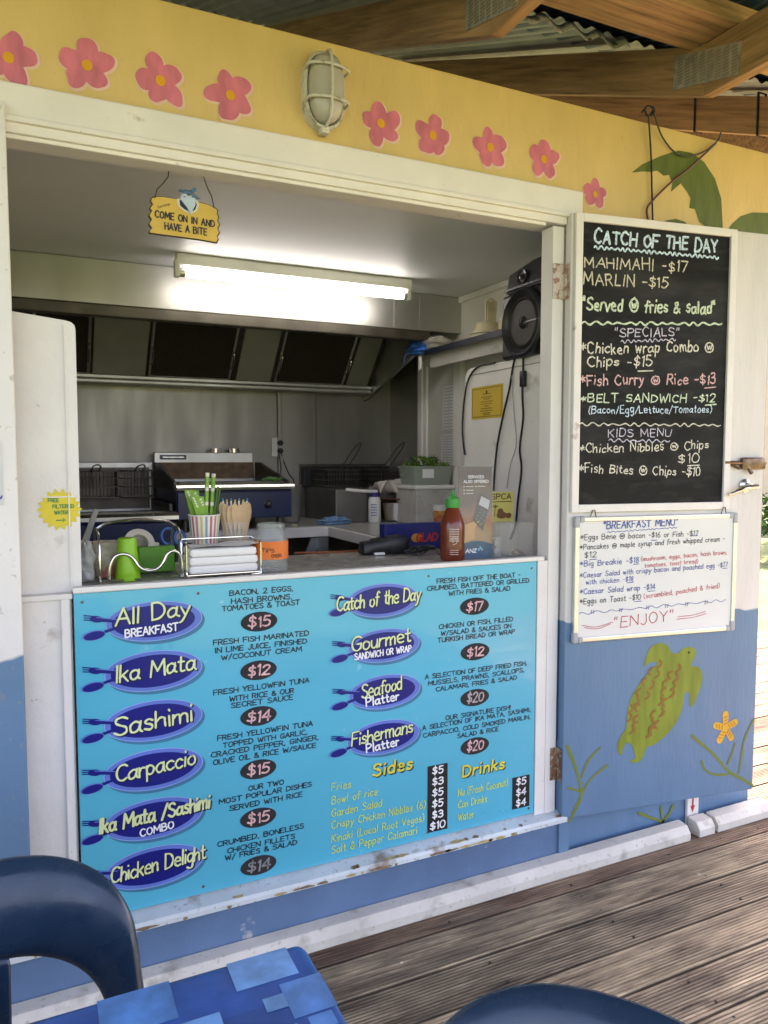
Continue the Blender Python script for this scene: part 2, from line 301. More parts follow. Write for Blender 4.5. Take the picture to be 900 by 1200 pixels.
def write(mb, P, s, a, b, ch, wd=.11, h=.001, slant=.0, mi=0, jit=.25, gap=1.6, fitw=True, seed=None, dz=3e-5):
    """hand lettering: baseline from a to b (u, v), capital height ch, pen width wd * ch"""
    rnd = random.Random(seed if seed is not None else sum(ord(c) * (i + 3) for i, c in enumerate(s)))
    tot = sum(G[c][0] + gap for c in s if c in G) - gap
    a = Vector(a); b = Vector(b); d = b - a; ln = d.length; ky = ch / 10
    kx = ln / tot if fitw else ky
    d = d.normalized(); e = Vector((-d.y, d.x)); x = 0
    for gi, c in enumerate(s):
        if c not in G: continue
        wq, sts = G[c]; jy = rnd.uniform(-jit, jit); js = 1 + rnd.uniform(-jit, jit) * .18; sl = slant + rnd.uniform(-jit, jit) * .12
        for si, (sm, pp) in enumerate(sts):
            pts = [(q[0] + rnd.uniform(-jit, jit) * .5, q[1] + rnd.uniform(-jit, jit) * .5) if jit else q for q in pp]
            if sm: pts = [tuple(q) for q in smooth([Vector((q[0], q[1], 0)) for q in pts], 5)]
            W2 = [a + d * ((x + q[0] + sl * q[1] * ky / kx) * kx) + e * ((q[1] * js + jy) * ky) for q in pts]
            base = h + (8 * (gi % 2) + si * 2) * dz
            if sm: ribbon(mb, P, W2, wd * ch, base, mi)
            else:
                for k in range(len(W2) - 1): ribbon(mb, P, W2[k:k + 2], wd * ch, base + (k % 2 + .5) * dz * .9, mi)
        x += wq + gap
def ellipse(mb, P, c, rx, ry, h, mi=0, n=40, rot=0, wob=0, ph=0):
    k = math.cos(rot); s = math.sin(rot); rx0, ry0 = rx, ry
    if wob:
        pts = []
        for i in range(n):
            a = 2 * math.pi * i / n; q = 1 + wob * (math.sin(2 * a + ph) * .6 + math.sin(3 * a + 2.3 * ph) * .6 + math.sin(5 * a + ph * 1.7) * .25); x = rx * q * math.cos(a); y = ry * q * math.sin(a); pts.append(P.pt(c[0] + k * x - s * y, c[1] + s * x + k * y, h))
        mb.add(pts, [list(range(n))], mi); return
    mb.add([P.pt(c[0] + k * rx * math.cos(2 * math.pi * i / n) - s * ry * math.sin(2 * math.pi * i / n), c[1] + s * rx * math.cos(2 * math.pi * i / n) + k * ry * math.sin(2 * math.pi * i / n), h) for i in range(n)], [list(range(n))], mi)
def fill(mb, P, pts, h, mi=0):
    """concave flat patch, triangulated"""
    from mathutils.geometry import tessellate_polygon
    v = [Vector((p[0], p[1], 0)) for p in pts]; tri = tessellate_polygon([v]); fs = []
    for t in tri:
        a, b, c = (v[i] for i in t); fs.append(t if (b - a).cross(c - a).z > 0 else t[::-1])
    mb.add([P.pt(p[0], p[1], h) for p in pts], fs, mi)
def squiggle(mb, P, a, b, amp, n, wd, h, mi=0):
    a = Vector(a); b = Vector(b); d = b - a; e = Vector((-d.y, d.x)).normalized(); K = n * 8
    ribbon(mb, P, [a + d * (i / K) + e * (amp * math.sin(2 * math.pi * i / 8 + .6 * math.sin(i * .31)) * (.8 + .35 * math.sin(i * .17))) for i in range(K + 1)], wd, h, mi)
FAC = Pl((0, 0, 0), (1, 0, 0), (0, 0, 1))

# ================================================================== ground, deck
grass = mat('lawn', (.10, .13, .035), .9, var=.45, scale=1.3, bump=.4, bscale=30)
mb = MB(); mb.quad((-90, -90, -.35), (90, -90, -.35), (90, 90, -.35), (-90, 90, -.35)); struct(mb.build('ground', grass))
dk = bpy.data.materials.new('weathered_decking'); dk.use_nodes = True
def deck_nodes():
    nt = dk.node_tree; N = nt.nodes; L = nt.links; b = N['Principled BSDF']; b.inputs['Roughness'].default_value = .68; b.inputs['Specular IOR Level'].default_value = .3
    tc = N.new('ShaderNodeTexCoord'); sx = N.new('ShaderNodeSeparateXYZ'); L.new(tc.outputs['Object'], sx.inputs[0])
    m1 = N.new('ShaderNodeMath'); m1.operation = 'DIVIDE'; m1.inputs[1].default_value = .1465; L.new(sx.outputs[1], m1.inputs[0])
    m2 = N.new('ShaderNodeMath'); m2.operation = 'FLOOR'; L.new(m1.outputs[0], m2.inputs[0])
    wnz = N.new('ShaderNodeTexWhiteNoise'); wnz.noise_dimensions = '1D'; L.new(m2.outputs[0], wnz.inputs['W'])
    cb = N.new('ShaderNodeCombineXYZ'); L.new(sx.outputs[0], cb.inputs[0]); L.new(sx.outputs[1], cb.inputs[1])
    sc = N.new('ShaderNodeMath'); sc.operation = 'MULTIPLY'; sc.inputs[1].default_value = 30; L.new(wnz.outputs[0], sc.inputs[0]); L.new(sc.outputs[0], cb.inputs[2])
    mp = N.new('ShaderNodeMapping'); mp.inputs['Scale'].default_value = (1.6, 9, 1); L.new(cb.outputs[0], mp.inputs[0])
    n1 = N.new('ShaderNodeTexNoise'); n1.inputs['Scale'].default_value = 2.2; n1.inputs['Detail'].default_value = 12; n1.inputs['Roughness'].default_value = .65; L.new(mp.outputs[0], n1.inputs['Vector'])
    cr = N.new('ShaderNodeValToRGB'); e = cr.color_ramp.elements; e[0].position = .30; e[0].color = (.17, .112, .068, 1); e[1].position = .72; e[1].color = (.76, .58, .36, 1)
    q = cr.color_ramp.elements.new(.5); q.color = (.50, .37, .235, 1); L.new(n1.outputs['Fac'], cr.inputs[0])
    bv = N.new('ShaderNodeMapRange'); bv.inputs[3].default_value = .62; bv.inputs[4].default_value = 1.25; L.new(wnz.outputs[0], bv.inputs[0])
    mx = N.new('ShaderNodeMix'); mx.data_type = 'RGBA'; mx.blend_type = 'MULTIPLY'; mx.inputs[0].default_value = 1; L.new(cr.outputs[0], mx.inputs[6]); L.new(bv.outputs[0], mx.inputs[7])
    # the board against the kiosk keeps its old red stain
    rd = N.new('ShaderNodeMapRange'); rd.inputs[1].default_value = -.155; rd.inputs[2].default_value = -.145; L.new(sx.outputs[1], rd.inputs[0])
    n3 = N.new('ShaderNodeTexNoise'); n3.inputs['Scale'].default_value = 4; L.new(tc.outputs['Object'], n3.inputs['Vector'])
    m4 = N.new('ShaderNodeMath'); m4.operation = 'MULTIPLY'; L.new(rd.outputs[0], m4.inputs[0]); L.new(n3.outputs['Fac'], m4.inputs[1])
    mr = N.new('ShaderNodeMix'); mr.data_type = 'RGBA'; mr.inputs[7].default_value = (.14, .055, .035, 1); L.new(m4.outputs[0], mr.inputs[0]); L.new(mx.outputs[2], mr.inputs[6])
    # dark stains, denser toward low x, and dried specks of white paint
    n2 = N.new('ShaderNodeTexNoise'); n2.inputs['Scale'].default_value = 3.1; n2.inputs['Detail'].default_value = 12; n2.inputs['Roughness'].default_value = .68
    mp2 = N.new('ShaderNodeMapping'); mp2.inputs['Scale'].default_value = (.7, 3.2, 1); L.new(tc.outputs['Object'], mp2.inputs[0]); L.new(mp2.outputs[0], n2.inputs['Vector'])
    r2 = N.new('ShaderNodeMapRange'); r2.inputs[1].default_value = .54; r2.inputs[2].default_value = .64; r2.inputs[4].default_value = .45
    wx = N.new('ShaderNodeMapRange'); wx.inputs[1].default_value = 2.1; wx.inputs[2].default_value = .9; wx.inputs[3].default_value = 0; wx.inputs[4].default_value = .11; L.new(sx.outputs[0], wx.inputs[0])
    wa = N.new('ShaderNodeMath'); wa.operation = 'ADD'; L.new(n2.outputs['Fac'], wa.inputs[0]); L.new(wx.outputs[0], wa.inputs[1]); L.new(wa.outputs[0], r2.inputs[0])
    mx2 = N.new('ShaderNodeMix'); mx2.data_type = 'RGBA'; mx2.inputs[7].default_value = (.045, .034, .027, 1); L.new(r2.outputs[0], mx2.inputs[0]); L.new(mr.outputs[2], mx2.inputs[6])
    vo = N.new('ShaderNodeTexVoronoi'); vo.inputs['Scale'].default_value = 9; L.new(tc.outputs['Object'], vo.inputs['Vector'])
    ns = N.new('ShaderNodeTexNoise'); ns.inputs['Scale'].default_value = 1.7; L.new(tc.outputs['Object'], ns.inputs['Vector'])
    r3 = N.new('ShaderNodeMapRange'); r3.inputs[1].default_value = .06; r3.inputs[2].default_value = .045; L.new(vo.outputs['Distance'], r3.inputs[0])
    r4 = N.new('ShaderNodeMapRange'); r4.inputs[1].default_value = .58; r4.inputs[2].default_value = .6; L.new(ns.outputs['Fac'], r4.inputs[0])
    m5 = N.new('ShaderNodeMath'); m5.operation = 'MULTIPLY'; L.new(r3.outputs[0], m5.inputs[0]); L.new(r4.outputs[0], m5.inputs[1])
    mx3 = N.new('ShaderNodeMix'); mx3.data_type = 'RGBA'; mx3.inputs[7].default_value = (.6, .58, .54, 1); L.new(m5.outputs[0], mx3.inputs[0]); L.new(mx2.outputs[2], mx3.inputs[6])
    # fine grain lines, and groove bottoms darkened as painted shade plus settled grime
    gm = N.new('ShaderNodeMapping'); gm.inputs['Scale'].default_value = (2.5, 110, 1); L.new(cb.outputs[0], gm.inputs[0])
    gn = N.new('ShaderNodeTexNoise'); gn.inputs['Scale'].default_value = 2; gn.inputs['Detail'].default_value = 5; L.new(gm.outputs[0], gn.inputs['Vector'])
    gr = N.new('ShaderNodeMapRange'); gr.inputs[1].default_value = .32; gr.inputs[2].default_value = .68; gr.inputs[3].default_value = .55; gr.inputs[4].default_value = 1.35; L.new(gn.outputs['Fac'], gr.inputs[0])
    g2 = N.new('ShaderNodeMix'); g2.data_type = 'RGBA'; g2.blend_type = 'MULTIPLY'; g2.inputs[0].default_value = 1; L.new(mx3.outputs[2], g2.inputs[6]); L.new(gr.outputs[0], g2.inputs[7])
    gz = N.new('ShaderNodeMapRange'); gz.inputs[1].default_value = -.0042; gz.inputs[2].default_value = -.0016; gz.inputs[3].default_value = .38; gz.inputs[4].default_value = 1; L.new(sx.outputs[2], gz.inputs[0])
    g3 = N.new('ShaderNodeMix'); g3.data_type = 'RGBA'; g3.blend_type = 'MULTIPLY'; g3.inputs[0].default_value = 1; L.new(g2.outputs[2], g3.inputs[6]); L.new(gz.outputs[0], g3.inputs[7])
    L.new(g3.outputs[2], b.inputs['Base Color'])
    nb = N.new('ShaderNodeTexNoise'); nb.inputs['Scale'].default_value = 14; nb.inputs['Detail'].default_value = 8; L.new(mp.outputs[0], nb.inputs['Vector'])
    bp = N.new('ShaderNodeBump'); bp.inputs['Strength'].default_value = .35; bp.inputs['Distance'].default_value = .004; L.new(nb.outputs['Fac'], bp.inputs['Height']); L.new(bp.outputs[0], b.inputs['Normal'])
deck_nodes()
mb = MB(); PITCH = .1465; BW = .1385
for i in range(-24, 30):                                # grooved boards running along the kiosk, ribs modelled in section
    y0 = i * PITCH + .003; x0, x1 = (-3.2, 5.4) if y0 < -.1 else (-3.2 if y0 < 0 else 2.45, 5.4)
    sec = [(y0, -.03), (y0, -.002)]; nr = 13; p = BW / nr
    for k in range(nr): sec += [(y0 + k * p + .0012, 0), (y0 + (k + .58) * p, 0), (y0 + (k + .64) * p, -.0036), (y0 + (k + .96) * p, -.0036)]
    sec += [(y0 + BW, -.002), (y0 + BW, -.03)]; k = len(sec)
    dz = random.uniform(-.0015, .0015)
    mb.add([(x, a, b + dz) for x in (x0, x1) for a, b in sec], [(j, k + j, k + j + 1, j + 1) for j in range(k - 1)])
for i in range(-14, 1):                                 # two screw heads per board at every joist
    for j in range(-4, 11):
        for k in (.028, .112): mb.lathe([(.0045, -.003), (.0045, .0006), (0, .0004)], (j * .45 + .22 + random.uniform(-.008, .008), i * PITCH + k + random.uniform(-.004, .004), 0), 8, 1)
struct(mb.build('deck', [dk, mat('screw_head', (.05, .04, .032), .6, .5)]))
mb = MB(); mb.box((-3.2, -3.5, -.30), (5.4, 4.4, -.16)); struct(mb.build('deck_base', mat('gap_shade', (.03, .025, .02), .9)))  # near-black colour stands in for shade in the board gaps

# ================================================================== kiosk
kiosk = thing('kiosk', 'white and blue takeaway kiosk with yellow flower fascia and wide serving opening', 'kiosk')
RX, BY, CZ, FZ = 2.0, 2.12, 2.215, .17                   # right wall, back wall, ceiling, floor of the kitchen
mb = MB()
mb.box((1.60, .002, 0), (2.56, .09, 2.19)); mb.box((2.47, .09, 0), (2.56, 4.55, 2.53)); mb.box((-2.6, .002, 0), (-.06, .09, 2.19)); mb.box((-2.6, .092, 0), (-2.5, 4.55, 2.53)); mb.box((-2.6, 4.55, 0), (2.56, 4.65, 2.95))
P_ = FAC
for pts in ([(310, 1065), (345, 1078), (390, 1095)], [(425, 1040), (412, 1068), (390, 1095)], [(385, 1045), (387, 1070), (392, 1092)]):
    ribbon(mb, P_, [tuple(P_.px(640 + a / 2.857, 580 + b / 2.857)) for a, b in pts], .011, .001, 1)
front_wall = mb.build('front_wall', [doorpaint, olive], kiosk)
mb = MB(); mb.box((-2.62, -.004, 2.19), (2.80, .09, 2.545), bev=.004); fascia = mb.build('fascia', yellow, kiosk)
rnd = random.Random(3)
for (px, py, r, a0) in ((10, 68, .0, 80), (102, 77, 0, 95), (188, 95, 0, 105), (270, 112, 0, 110), (446, 145, 0, 100), (507, 159, 0, 85), (574, 173, 0, 97), (637, 187, 0, 90), (697, 228, 1, 88)):
    mb = MB(); P = Pl((0, -.004, 0), (1, 0, 0), (0, 0, 1)); cu, cv = P.px(px, py); S = .058 if not r else .047
    petals = [(a0 + 72 * k + rnd.uniform(-9, 9), rnd.uniform(.88, 1.1), rnd.uniform(.36, .45)) for k in range(5)]
    for lay, gr, h in ((2, 1.13, .0008), (0, 1, .0016)):
        for k, (an, ln, wd) in enumerate(petals):
            c = (cu + math.cos(R(an)) * S * .57 * ln + (.003 if lay else 0), cv + math.sin(R(an)) * S * .57 * ln - (.003 if lay else 0))
            ellipse(mb, P, c, S * .52 * ln * gr, S * wd * gr, h + k * .00008, lay, 26, R(an), .11, an + px)
    ellipse(mb, P, (cu, cv), S * .21, S * .23, .003, 1, 12)
    mb.build('painted_flower', [pink, orange, pinkhalo], fascia)
def patch(P, pts, org, sc, h, m, name, parent):
    mb = MB(); fill(mb, P, [P.px(org[0] + a / sc, org[1] + b / sc) for a, b in pts], h); return mb.build(name, m, parent)
PF = Pl((0, -.004, 0), (1, 0, 0), (0, 0, 1))
palmg = mat('palm_paint', (.10, .135, .025), .6, var=.2, scale=12, stretch=(2.5, 1, .6))
patch(PF, [(580, 405), (605, 385), (650, 365), (690, 353), (720, 358), (750, 380), (775, 418), (790, 465), (795, 560), (770, 545), (738, 520), (728, 490), (715, 488), (718, 465), (710, 450), (695, 430), (672, 450), (675, 430), (668, 410), (655, 412), (640, 400), (625, 403), (605, 402)], (450, 0), 2, .001, palmg, 'painted_palm_leaf', fascia)
patch(PF, [(805, 540), (815, 525), (835, 507), (862, 498), (900, 499), (935, 515), (930, 560), (800, 560)], (450, 0), 2, .001, palmg, 'painted_palm_leaf', fascia)
patch(PF, [(640, 530), (660, 517), (683, 513), (705, 520), (720, 540), (640, 545)], (450, 0), 2, .001, palmg, 'painted_palm_leaf', fascia)
# opening frame
mb = MB()
mb.box((-.40, -.030, 2.186), (1.652, -.004, 2.266), bev=.005); mb.box((-.40, -.022, 2.156), (1.596, .09, 2.187), bev=.004); mb.box((-.40, -.034, 2.178), (1.60, -.020, 2.192), bev=.003); mb.box((-.40, -.012, 2.146), (1.52, .05, 2.157), bev=.003)
mb.box((1.548, -.012, FZ), (1.592, .05, 2.150), bev=.003); mb.box((1.508, -.010, FZ), (1.5475, .03, 1.066), bev=.002)
mb.build('opening_frame', whitetrim, kiosk)
mb = MB()
mb.box((-.12, .01, .19), (.088, .05, 1.064), bev=.003); mb.box((.062, .0, .2), (.084, .012, 1.06), bev=.003); mb.box((-.12, -.002, 1.052), (.09, .06, 1.066), bev=.002)
mb.build('side_panel', white, kiosk)
mb = MB(); pts = [(-.2, 1.066), (.114, 1.066), (.116, 1.722), (.114, 1.733), (.106, 1.740), (.095, 1.743), (-.2, 1.775)]
mb.prism([(a, .03, b) for a, b in pts], (0, .022, 0)); mb.box((.088, .0262, 1.08), (.091, .030, 1.73), 0); mb.box((-.05, .0275, 1.305), (.115, .030, 1.3085), 0)
mb.build('partition_panel', white, kiosk)
mb = MB(); pts = [(.02, .21), (-.045, .196), (-.050, .188), (-.050, .176), (-.02, .168), (.02, .168)]
mb.prism([(-.6, a, b) for a, b in pts], (2.215, 0, 0))
rc = random.Random(12)
for i in range(34):                                     # paint flaked off along the worn front edge
    x = rc.uniform(-.05, 1.6); ln = .004 + .04 * rc.random() ** 2.2; n = 10; top = rc.random() < .55
    o = [(x + ln * math.cos(2 * math.pi * k / n) * rc.uniform(.7, 1.2), (.0075 if top else .005) * math.sin(2 * math.pi * k / n) * rc.uniform(.5, 1.3)) for k in range(n)]
    if top: mb.add([(a, -.040 + b, .1975 + b * .215 + .0008) for a, b in o], [list(range(n))], 1 + i % 2)
    else: mb.add([(a, -.0506, .181 + b) for a, b in o], [list(range(n))], 1 + i % 2)
sillm = mat('sill_paint', (.56, .62, .64), .55, var=.1, bump=.4, bscale=20, dirt=(.20, .13, .07), dscale=9, dlo=.60, dhi=.68)
mb.build('sill', [sillm, mat('bare_timber', (.22, .15, .09), .8, var=.4, scale=60), mat('old_yellow_paint', (.42, .33, .14), .7, var=.3, scale=60)], kiosk)
mb = MB(); mb.box((-.6, -.02, 0), (1.62, .02, .1685)); mb.build('plinth', wallblue, kiosk)
mb = MB(); mb.box((1.598, -.028, .0), (1.640, .002, .45)); mb.build('plinth', jambpaint, kiosk)
kickm = mat('kickboard_paint', (.60, .57, .50), .6, var=.12, bump=.5, bscale=16, dirt=(.26, .22, .17), dscale=10, dlo=.58, dhi=.72)
for x0, x1 in ((-1.2, 2.16), (2.205, 2.285), (2.30, 2.60)):
    mb = MB(); s_ = [(-.002, 0), (-.062, 0), (-.062, .028), (-.044, .052), (-.002, .056)]
    mb.prism([(x0, a - .02, b + .002) for a, b in s_], (x1 - x0, 0, 0)); mb.build('kickboard', kickm, kiosk, bevel=.003)
mb = MB(); mb.box((2.215, -.012, .0), (2.275, .001, .32), bev=.004); P = Pl((0, -.012, 0), (1, 0, 0), (0, 0, 1))
fill(mb, P, [(2.238, .14), (2.246, .14), (2.246, .09), (2.254, .09), (2.242, .062), (2.230, .09), (2.238, .09)], .0012, 1)
mb.build('pipe_cover', [white, mat('red_arrow_paint', (.45, .03, .02))], kiosk)
# kitchen shell
mb = MB(); mb.box((-.5, 1.9, FZ), (RX + .02, BY + .05, CZ)); mb.v = [v for v in mb.v]
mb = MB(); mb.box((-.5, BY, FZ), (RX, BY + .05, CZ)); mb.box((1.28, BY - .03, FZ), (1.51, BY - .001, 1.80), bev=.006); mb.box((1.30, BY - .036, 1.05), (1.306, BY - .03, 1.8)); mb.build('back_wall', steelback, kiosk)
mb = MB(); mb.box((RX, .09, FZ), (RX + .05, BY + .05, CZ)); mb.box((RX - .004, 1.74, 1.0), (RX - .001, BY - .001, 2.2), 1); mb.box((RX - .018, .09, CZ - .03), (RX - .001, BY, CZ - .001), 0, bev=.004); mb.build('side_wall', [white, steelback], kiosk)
mb = MB(); mb.box((-.55, .09, FZ), (-.5, BY + .05, CZ)); mb.build('side_wall', white, kiosk)
mb = MB(); mb.box((-.55, .0905, CZ), (RX + .05, BY + .05, CZ + .03)); mb.build('ceiling', ceilpaint, kiosk)
mb = MB(); mb.box((-.55, .0905, .1), (RX + .05, BY + .05, FZ)); mb.build('kitchen_floor', mat('floor_tiles', (.12, .11, .10), .5), kiosk)
mb = MB(); y0, y1, z0, z1 = 1.26, 1.72, .93, 2.0
for a, b in (((RX - .03, y0, z0), (RX - .0015, y0 + .05, z1)), ((RX - .03, y1 - .05, z0), (RX - .0015, y1, z1)), ((RX - .03, y0 + .05, z1 - .06), (RX - .0015, y1 - .05, z1)), ((RX - .022, y0 + .05, z0), (RX - .0015, y0 + .085, z1 - .06)), ((RX - .022, y1 - .085, z0), (RX - .0015, y1 - .05, z1 - .06)), ((RX - .022, y0 + .085, z1 - .095), (RX - .0015, y1 - .085, z1 - .06))): mb.box(a, b, bev=.003)
win = mb.build('window', whitetrim, kiosk); mb = MB(); mb.box((RX - .008, y0 + .085, z0), (RX - .0016, y1 - .085, z1 - .095)); mb.build('pane', mat('painted_pane', (.50, .49, .45), .25), win)

# ------------------------------------------------------------------ shutter doors
DD = Vector((math.sin(R(98.1)), math.cos(R(98.1)), 0)); DOOR = Pl((1.594, -.045, 0), DD, (0, 0, 1))
uR = DOOR.px(893, 600)[0]; zt = (DOOR.px(668, 251)[1] + DOOR.px(896, 272)[1]) / 2; zb = (DOOR.px(656, 962)[1] + DOOR.px(886, 923)[1]) / 2
mb = MB(); mb.prism([DOOR.pt(0, zb), DOOR.pt(uR, zb), DOOR.pt(uR, zt), DOOR.pt(0, zt)], DOOR.n * -.036)
door = mb.build('shutter_door', doorpaint, kiosk, bevel=.003, label='opened right shutter door, white above and blue below')
edge = mat('raw_ply_edge', (.16, .09, .05), .8, var=.5, scale=30)
mb = MB(); mb.prism([DOOR.pt(uR + .0005, zb + .01, -.004), DOOR.pt(uR + .0005, zb + .01, -.03), DOOR.pt(uR + .0005, zt - .01, -.03), DOOR.pt(uR + .0005, zt - .01, -.004)], DOOR.u * .003); mb.build('door_edge', edge, door)
C6 = lambda a, b: DOOR.px(640 + a / 2.857, 580 + b / 2.857)
tp = [(325, 576), (334, 542), (348, 512), (368, 498), (395, 497), (410, 510), (420, 528), (440, 530), (455, 515), (478, 509), (497, 515), (500, 535), (490, 555), (484, 571), (505, 575), (520, 590), (522, 622), (510, 662), (486, 711), (478, 690), (480, 668), (464, 662), (453, 722), (430, 770), (395, 810), (360, 836), (335, 846), (328, 866), (315, 890), (292, 897), (279, 888), (298, 880), (291, 852), (284, 836), (270, 830), (258, 846), (250, 871), (239, 856), (239, 830), (254, 800), (267, 778), (270, 740), (280, 690), (300, 650), (328, 610), (350, 588), (372, 563), (355, 559), (340, 565)]
mb = MB(); fill(mb, DOOR, [tuple(q[:2]) for q in smooth([Vector((*C6(*p), 0)) for p in tp + tp[:1]], 3)][:-1], .001, 0)
ellipse(mb, DOOR, C6(477, 527), .0045, .0045, .002, 2, 12)
for i, (x, y, s) in enumerate(((375, 566, 1), (352, 590, -1), (368, 600, 1), (330, 625, -1), (352, 636, 1), (312, 660, -1), (335, 672, 1), (300, 690, 1), (280, 715, 1), (308, 712, -1), (276, 745, 1), (303, 750, -1), (285, 785, 1), (300, 772, -1), (440, 580, 1), (418, 602, -1), (432, 612, 1), (400, 632, -1), (422, 640, 1), (395, 658, -1), (418, 664, 1), (380, 690, 1), (398, 694, -1), (360, 735, -1), (384, 728, 1), (350, 765, 1), (372, 768, -1), (340, 798, 1), (354, 790, -1))):
    r = 11; pts = [C6(x + s * r * .85 * (1 - t * t) - t * 4, y + t * r * 1.15) for t in (-1, -.6, -.25, .25, .6, 1)]
    ribbon(mb, DOOR, pts, .0085, .0016 + .00005 * i, 1)
mb.build('painted_turtle', [lime_mural, rustpaint, blackpaint], door)
mb = MB(); cx, cy = C6(600, 780)
for k in range(5):
    a = R(92 + 72 * k); ribbon(mb, DOOR, [(cx, cy), (cx + math.cos(a) * .044, cy + math.sin(a) * .050)], .024, .001 + k * .0001, 0)
    for j in range(3): q = .014 + j * .012; ribbon(mb, DOOR, [(cx + math.cos(a) * q - math.sin(a) * .008, cy + math.sin(a) * q + math.cos(a) * .008), (cx + math.cos(a) * (q + .005) + math.sin(a) * .007, cy + math.sin(a) * (q + .005) - math.cos(a) * .007)], .0035, .002, 1)
mb.build('painted_starfish', [mat('starfish_paint', (.66, .36, .03), .6), mat('starfish_line_paint', (.5, .17, .01), .6)], door)
def coral(sts, w0=.011):
    mb = MB()
    for i, st in enumerate(sts): ribbon(mb, DOOR, [tuple(q[:2]) for q in smooth([Vector((*C6(*p), 0)) for p in st], 4)], w0 * (1 if i == 0 else .75), .001 + i * .00012, 0)
    mb.build('painted_coral', olive, door)
coral([[(78, 1092), (100, 1045), (118, 1000), (100, 920), (70, 842)], [(118, 1000), (150, 950), (203, 905)], [(118, 945), (140, 890), (180, 845)], [(72, 980), (108, 990)]])
coral([[(690, 972), (655, 950), (610, 925), (560, 868), (487, 806)], [(520, 890), (530, 918), (560, 935), (605, 936)], [(607, 900), (620, 870), (632, 832)], [(645, 930), (655, 870), (660, 830), (675, 790), (694, 752)]])
# ironmongery
DP = lambda x, y, h=0: DOOR.pt(*DOOR.px(x, y, h), h)
def dbox(mb, x0, y0, x1, y1, h0, h1, mi=0, bev=.002):
    a = DOOR.px(x0, y0); b = DOOR.px(x1, y1); M = Matrix((DOOR.u, DOOR.v, DOOR.n)).transposed().to_4x4(); M.translation = DOOR.o
    mb.box((a[0], a[1], h0), (b[0], b[1], h1), mi, M, bev)
mb = MB(); dbox(mb, 866, 536, 893, 550, .002, .02, bev=.006); dbox(mb, 851, 540, 869, 545, .002, .009); mb.tube([DP(849, 542, .012), DP(897, 543, .012)], .006); mb.tube([DP(875, 545, .014), DP(881, 555, .018)], .007); mb.tube([DP(857, 544, .008), DP(866, 549, .012)], .005)
mb.build('bolt', bronze, door)
mb = MB(); q = DP(872, 569, .0); Mq = Matrix((DOOR.u, DOOR.v, DOOR.n)).transposed().to_4x4()
mb.lathe([(.024, 0), (.024, .006), (.018, .010), (.010, .013), (.009, .035), (.0, .036)], q, 20, 0, Mq); mb.tube(smooth([DP(888, 570, .036), DP(873, 572, .038), DP(862, 577, .036), DP(854, 580, .030)]), [.009] * 5 + [.008] * 5 + [.006] * 6)
mb.build('handle', mat('worn_chrome', (.55, .52, .48), .22, 1, var=.2), door)
for (x0, y0, x1, y1, m_) in ((648, 308, 664, 350, mat('painted_hinge', (.62, .57, .5), .6, dirt=(.25, .1, .04), dscale=45, dlo=.5, dhi=.58)), (645, 877, 661, 914, rust)):
    mb = MB(); a = U(x0, y0, 'y', -.014); b = U(x1, y1, 'y', -.03); xm = 1.5975
    mb.box((a.x, -.016, b.z), (xm, -.012, a.z), bev=.001)
    mb.tube([(xm, -.02, b.z), (xm, -.02, a.z)], .006, 10); mb.prism([Vector((xm, -.018, b.z)), DOOR.pt(-.002, b.z, -.004), DOOR.pt(-.002, a.z, -.004), Vector((xm, -.018, a.z))], (-.002, -.001, 0))
    for k in (.15, .85):
        z = a.z + (b.z - a.z) * k; mb.lathe([(.004, 0), (.003, .002), (0, .0025)], ((a.x + xm) / 2 - .004, -.016, z), 8, 0, T(0, 0, 0, R(90)))
    mb.build('hinge', m_, door)
mb = MB(); mb.box((-1.05, -.052, .20), (-.024, -.015, 2.212), bev=.004)
ldoor = mb.build('shutter_door', leftpaint, kiosk, label='opened left shutter door, grubby white above and blue below')
mb = MB(); PL_ = Pl((0, -.052, 0), (1, 0, 0), (0, 0, 1)); a = PL_.px(-40, 516); b = PL_.px(5, 592); mb.box((a[0], -.0535, b[1]), (b[0], -.0525, a[1])); squiggle(mb, PL_, (b[0] - .06, b[1] + .02), (b[0] - .004, b[1] + .02), .004, 6, .003, .002, 1)
notice = solo(mb, 'paper_notice', [sheetpaper, mat('blue_ink', (.02, .04, .3))], (a[0], -.0535, b[1]), 'white paper notice with blue writing on the left shutter door', 'notice')

# ================================================================== roof over the deck and kiosk
roof = thing('verandah_roof', 'timber trusses and corrugated iron roof over deck and kiosk', 'roof', (0, 0, 2.69))
SL = .43
for k in range(-3, 4):
    x = 1.332 + .898 * k; mb = MB(); h = .022
    mb.prism([(x - h, -.001, 2.688), (x - h, 2.45, 2.688 + SL * 2.451), (x - h, 2.45, 2.872 + SL * 2.451), (x - h, .06, 2.884), (x - h, -.001, 2.868)], (2 * h, 0, 0), 1)
    mb.prism([(x - h, -3.05, 2.70), (x - h, -.003, 2.688), (x - h, -.003, 2.866), (x - h, -3.05, 2.866)], (2 * h, 0, 0))
    t = mb.build('truss', [woody, woodin], roof, bevel=.003)
    mb = MB(); mb.prism([(x - h - .001, -.144, 2.697), (x - h - .001, .141, 2.767), (x - h - .001, .137, 2.885), (x - h - .001, -.157, 2.800)], (-.003, 0, 0))
    for i in range(8):
        for j in range(9):
            yy = -.140 + i * .034; zz = 2.704 + j * .0108 + (yy + .144) * .27 + .004 * (i % 2); mb.box((x - h - .0055, yy, zz), (x - h - .0035, yy + .022, zz + .005), 1)
    mb.build('nail_plate', [mat('galvanised_plate', (.46, .43, .36), .45, .5, var=.3, scale=30), mat('plate_slots', (.28, .24, .18), .7)], t)
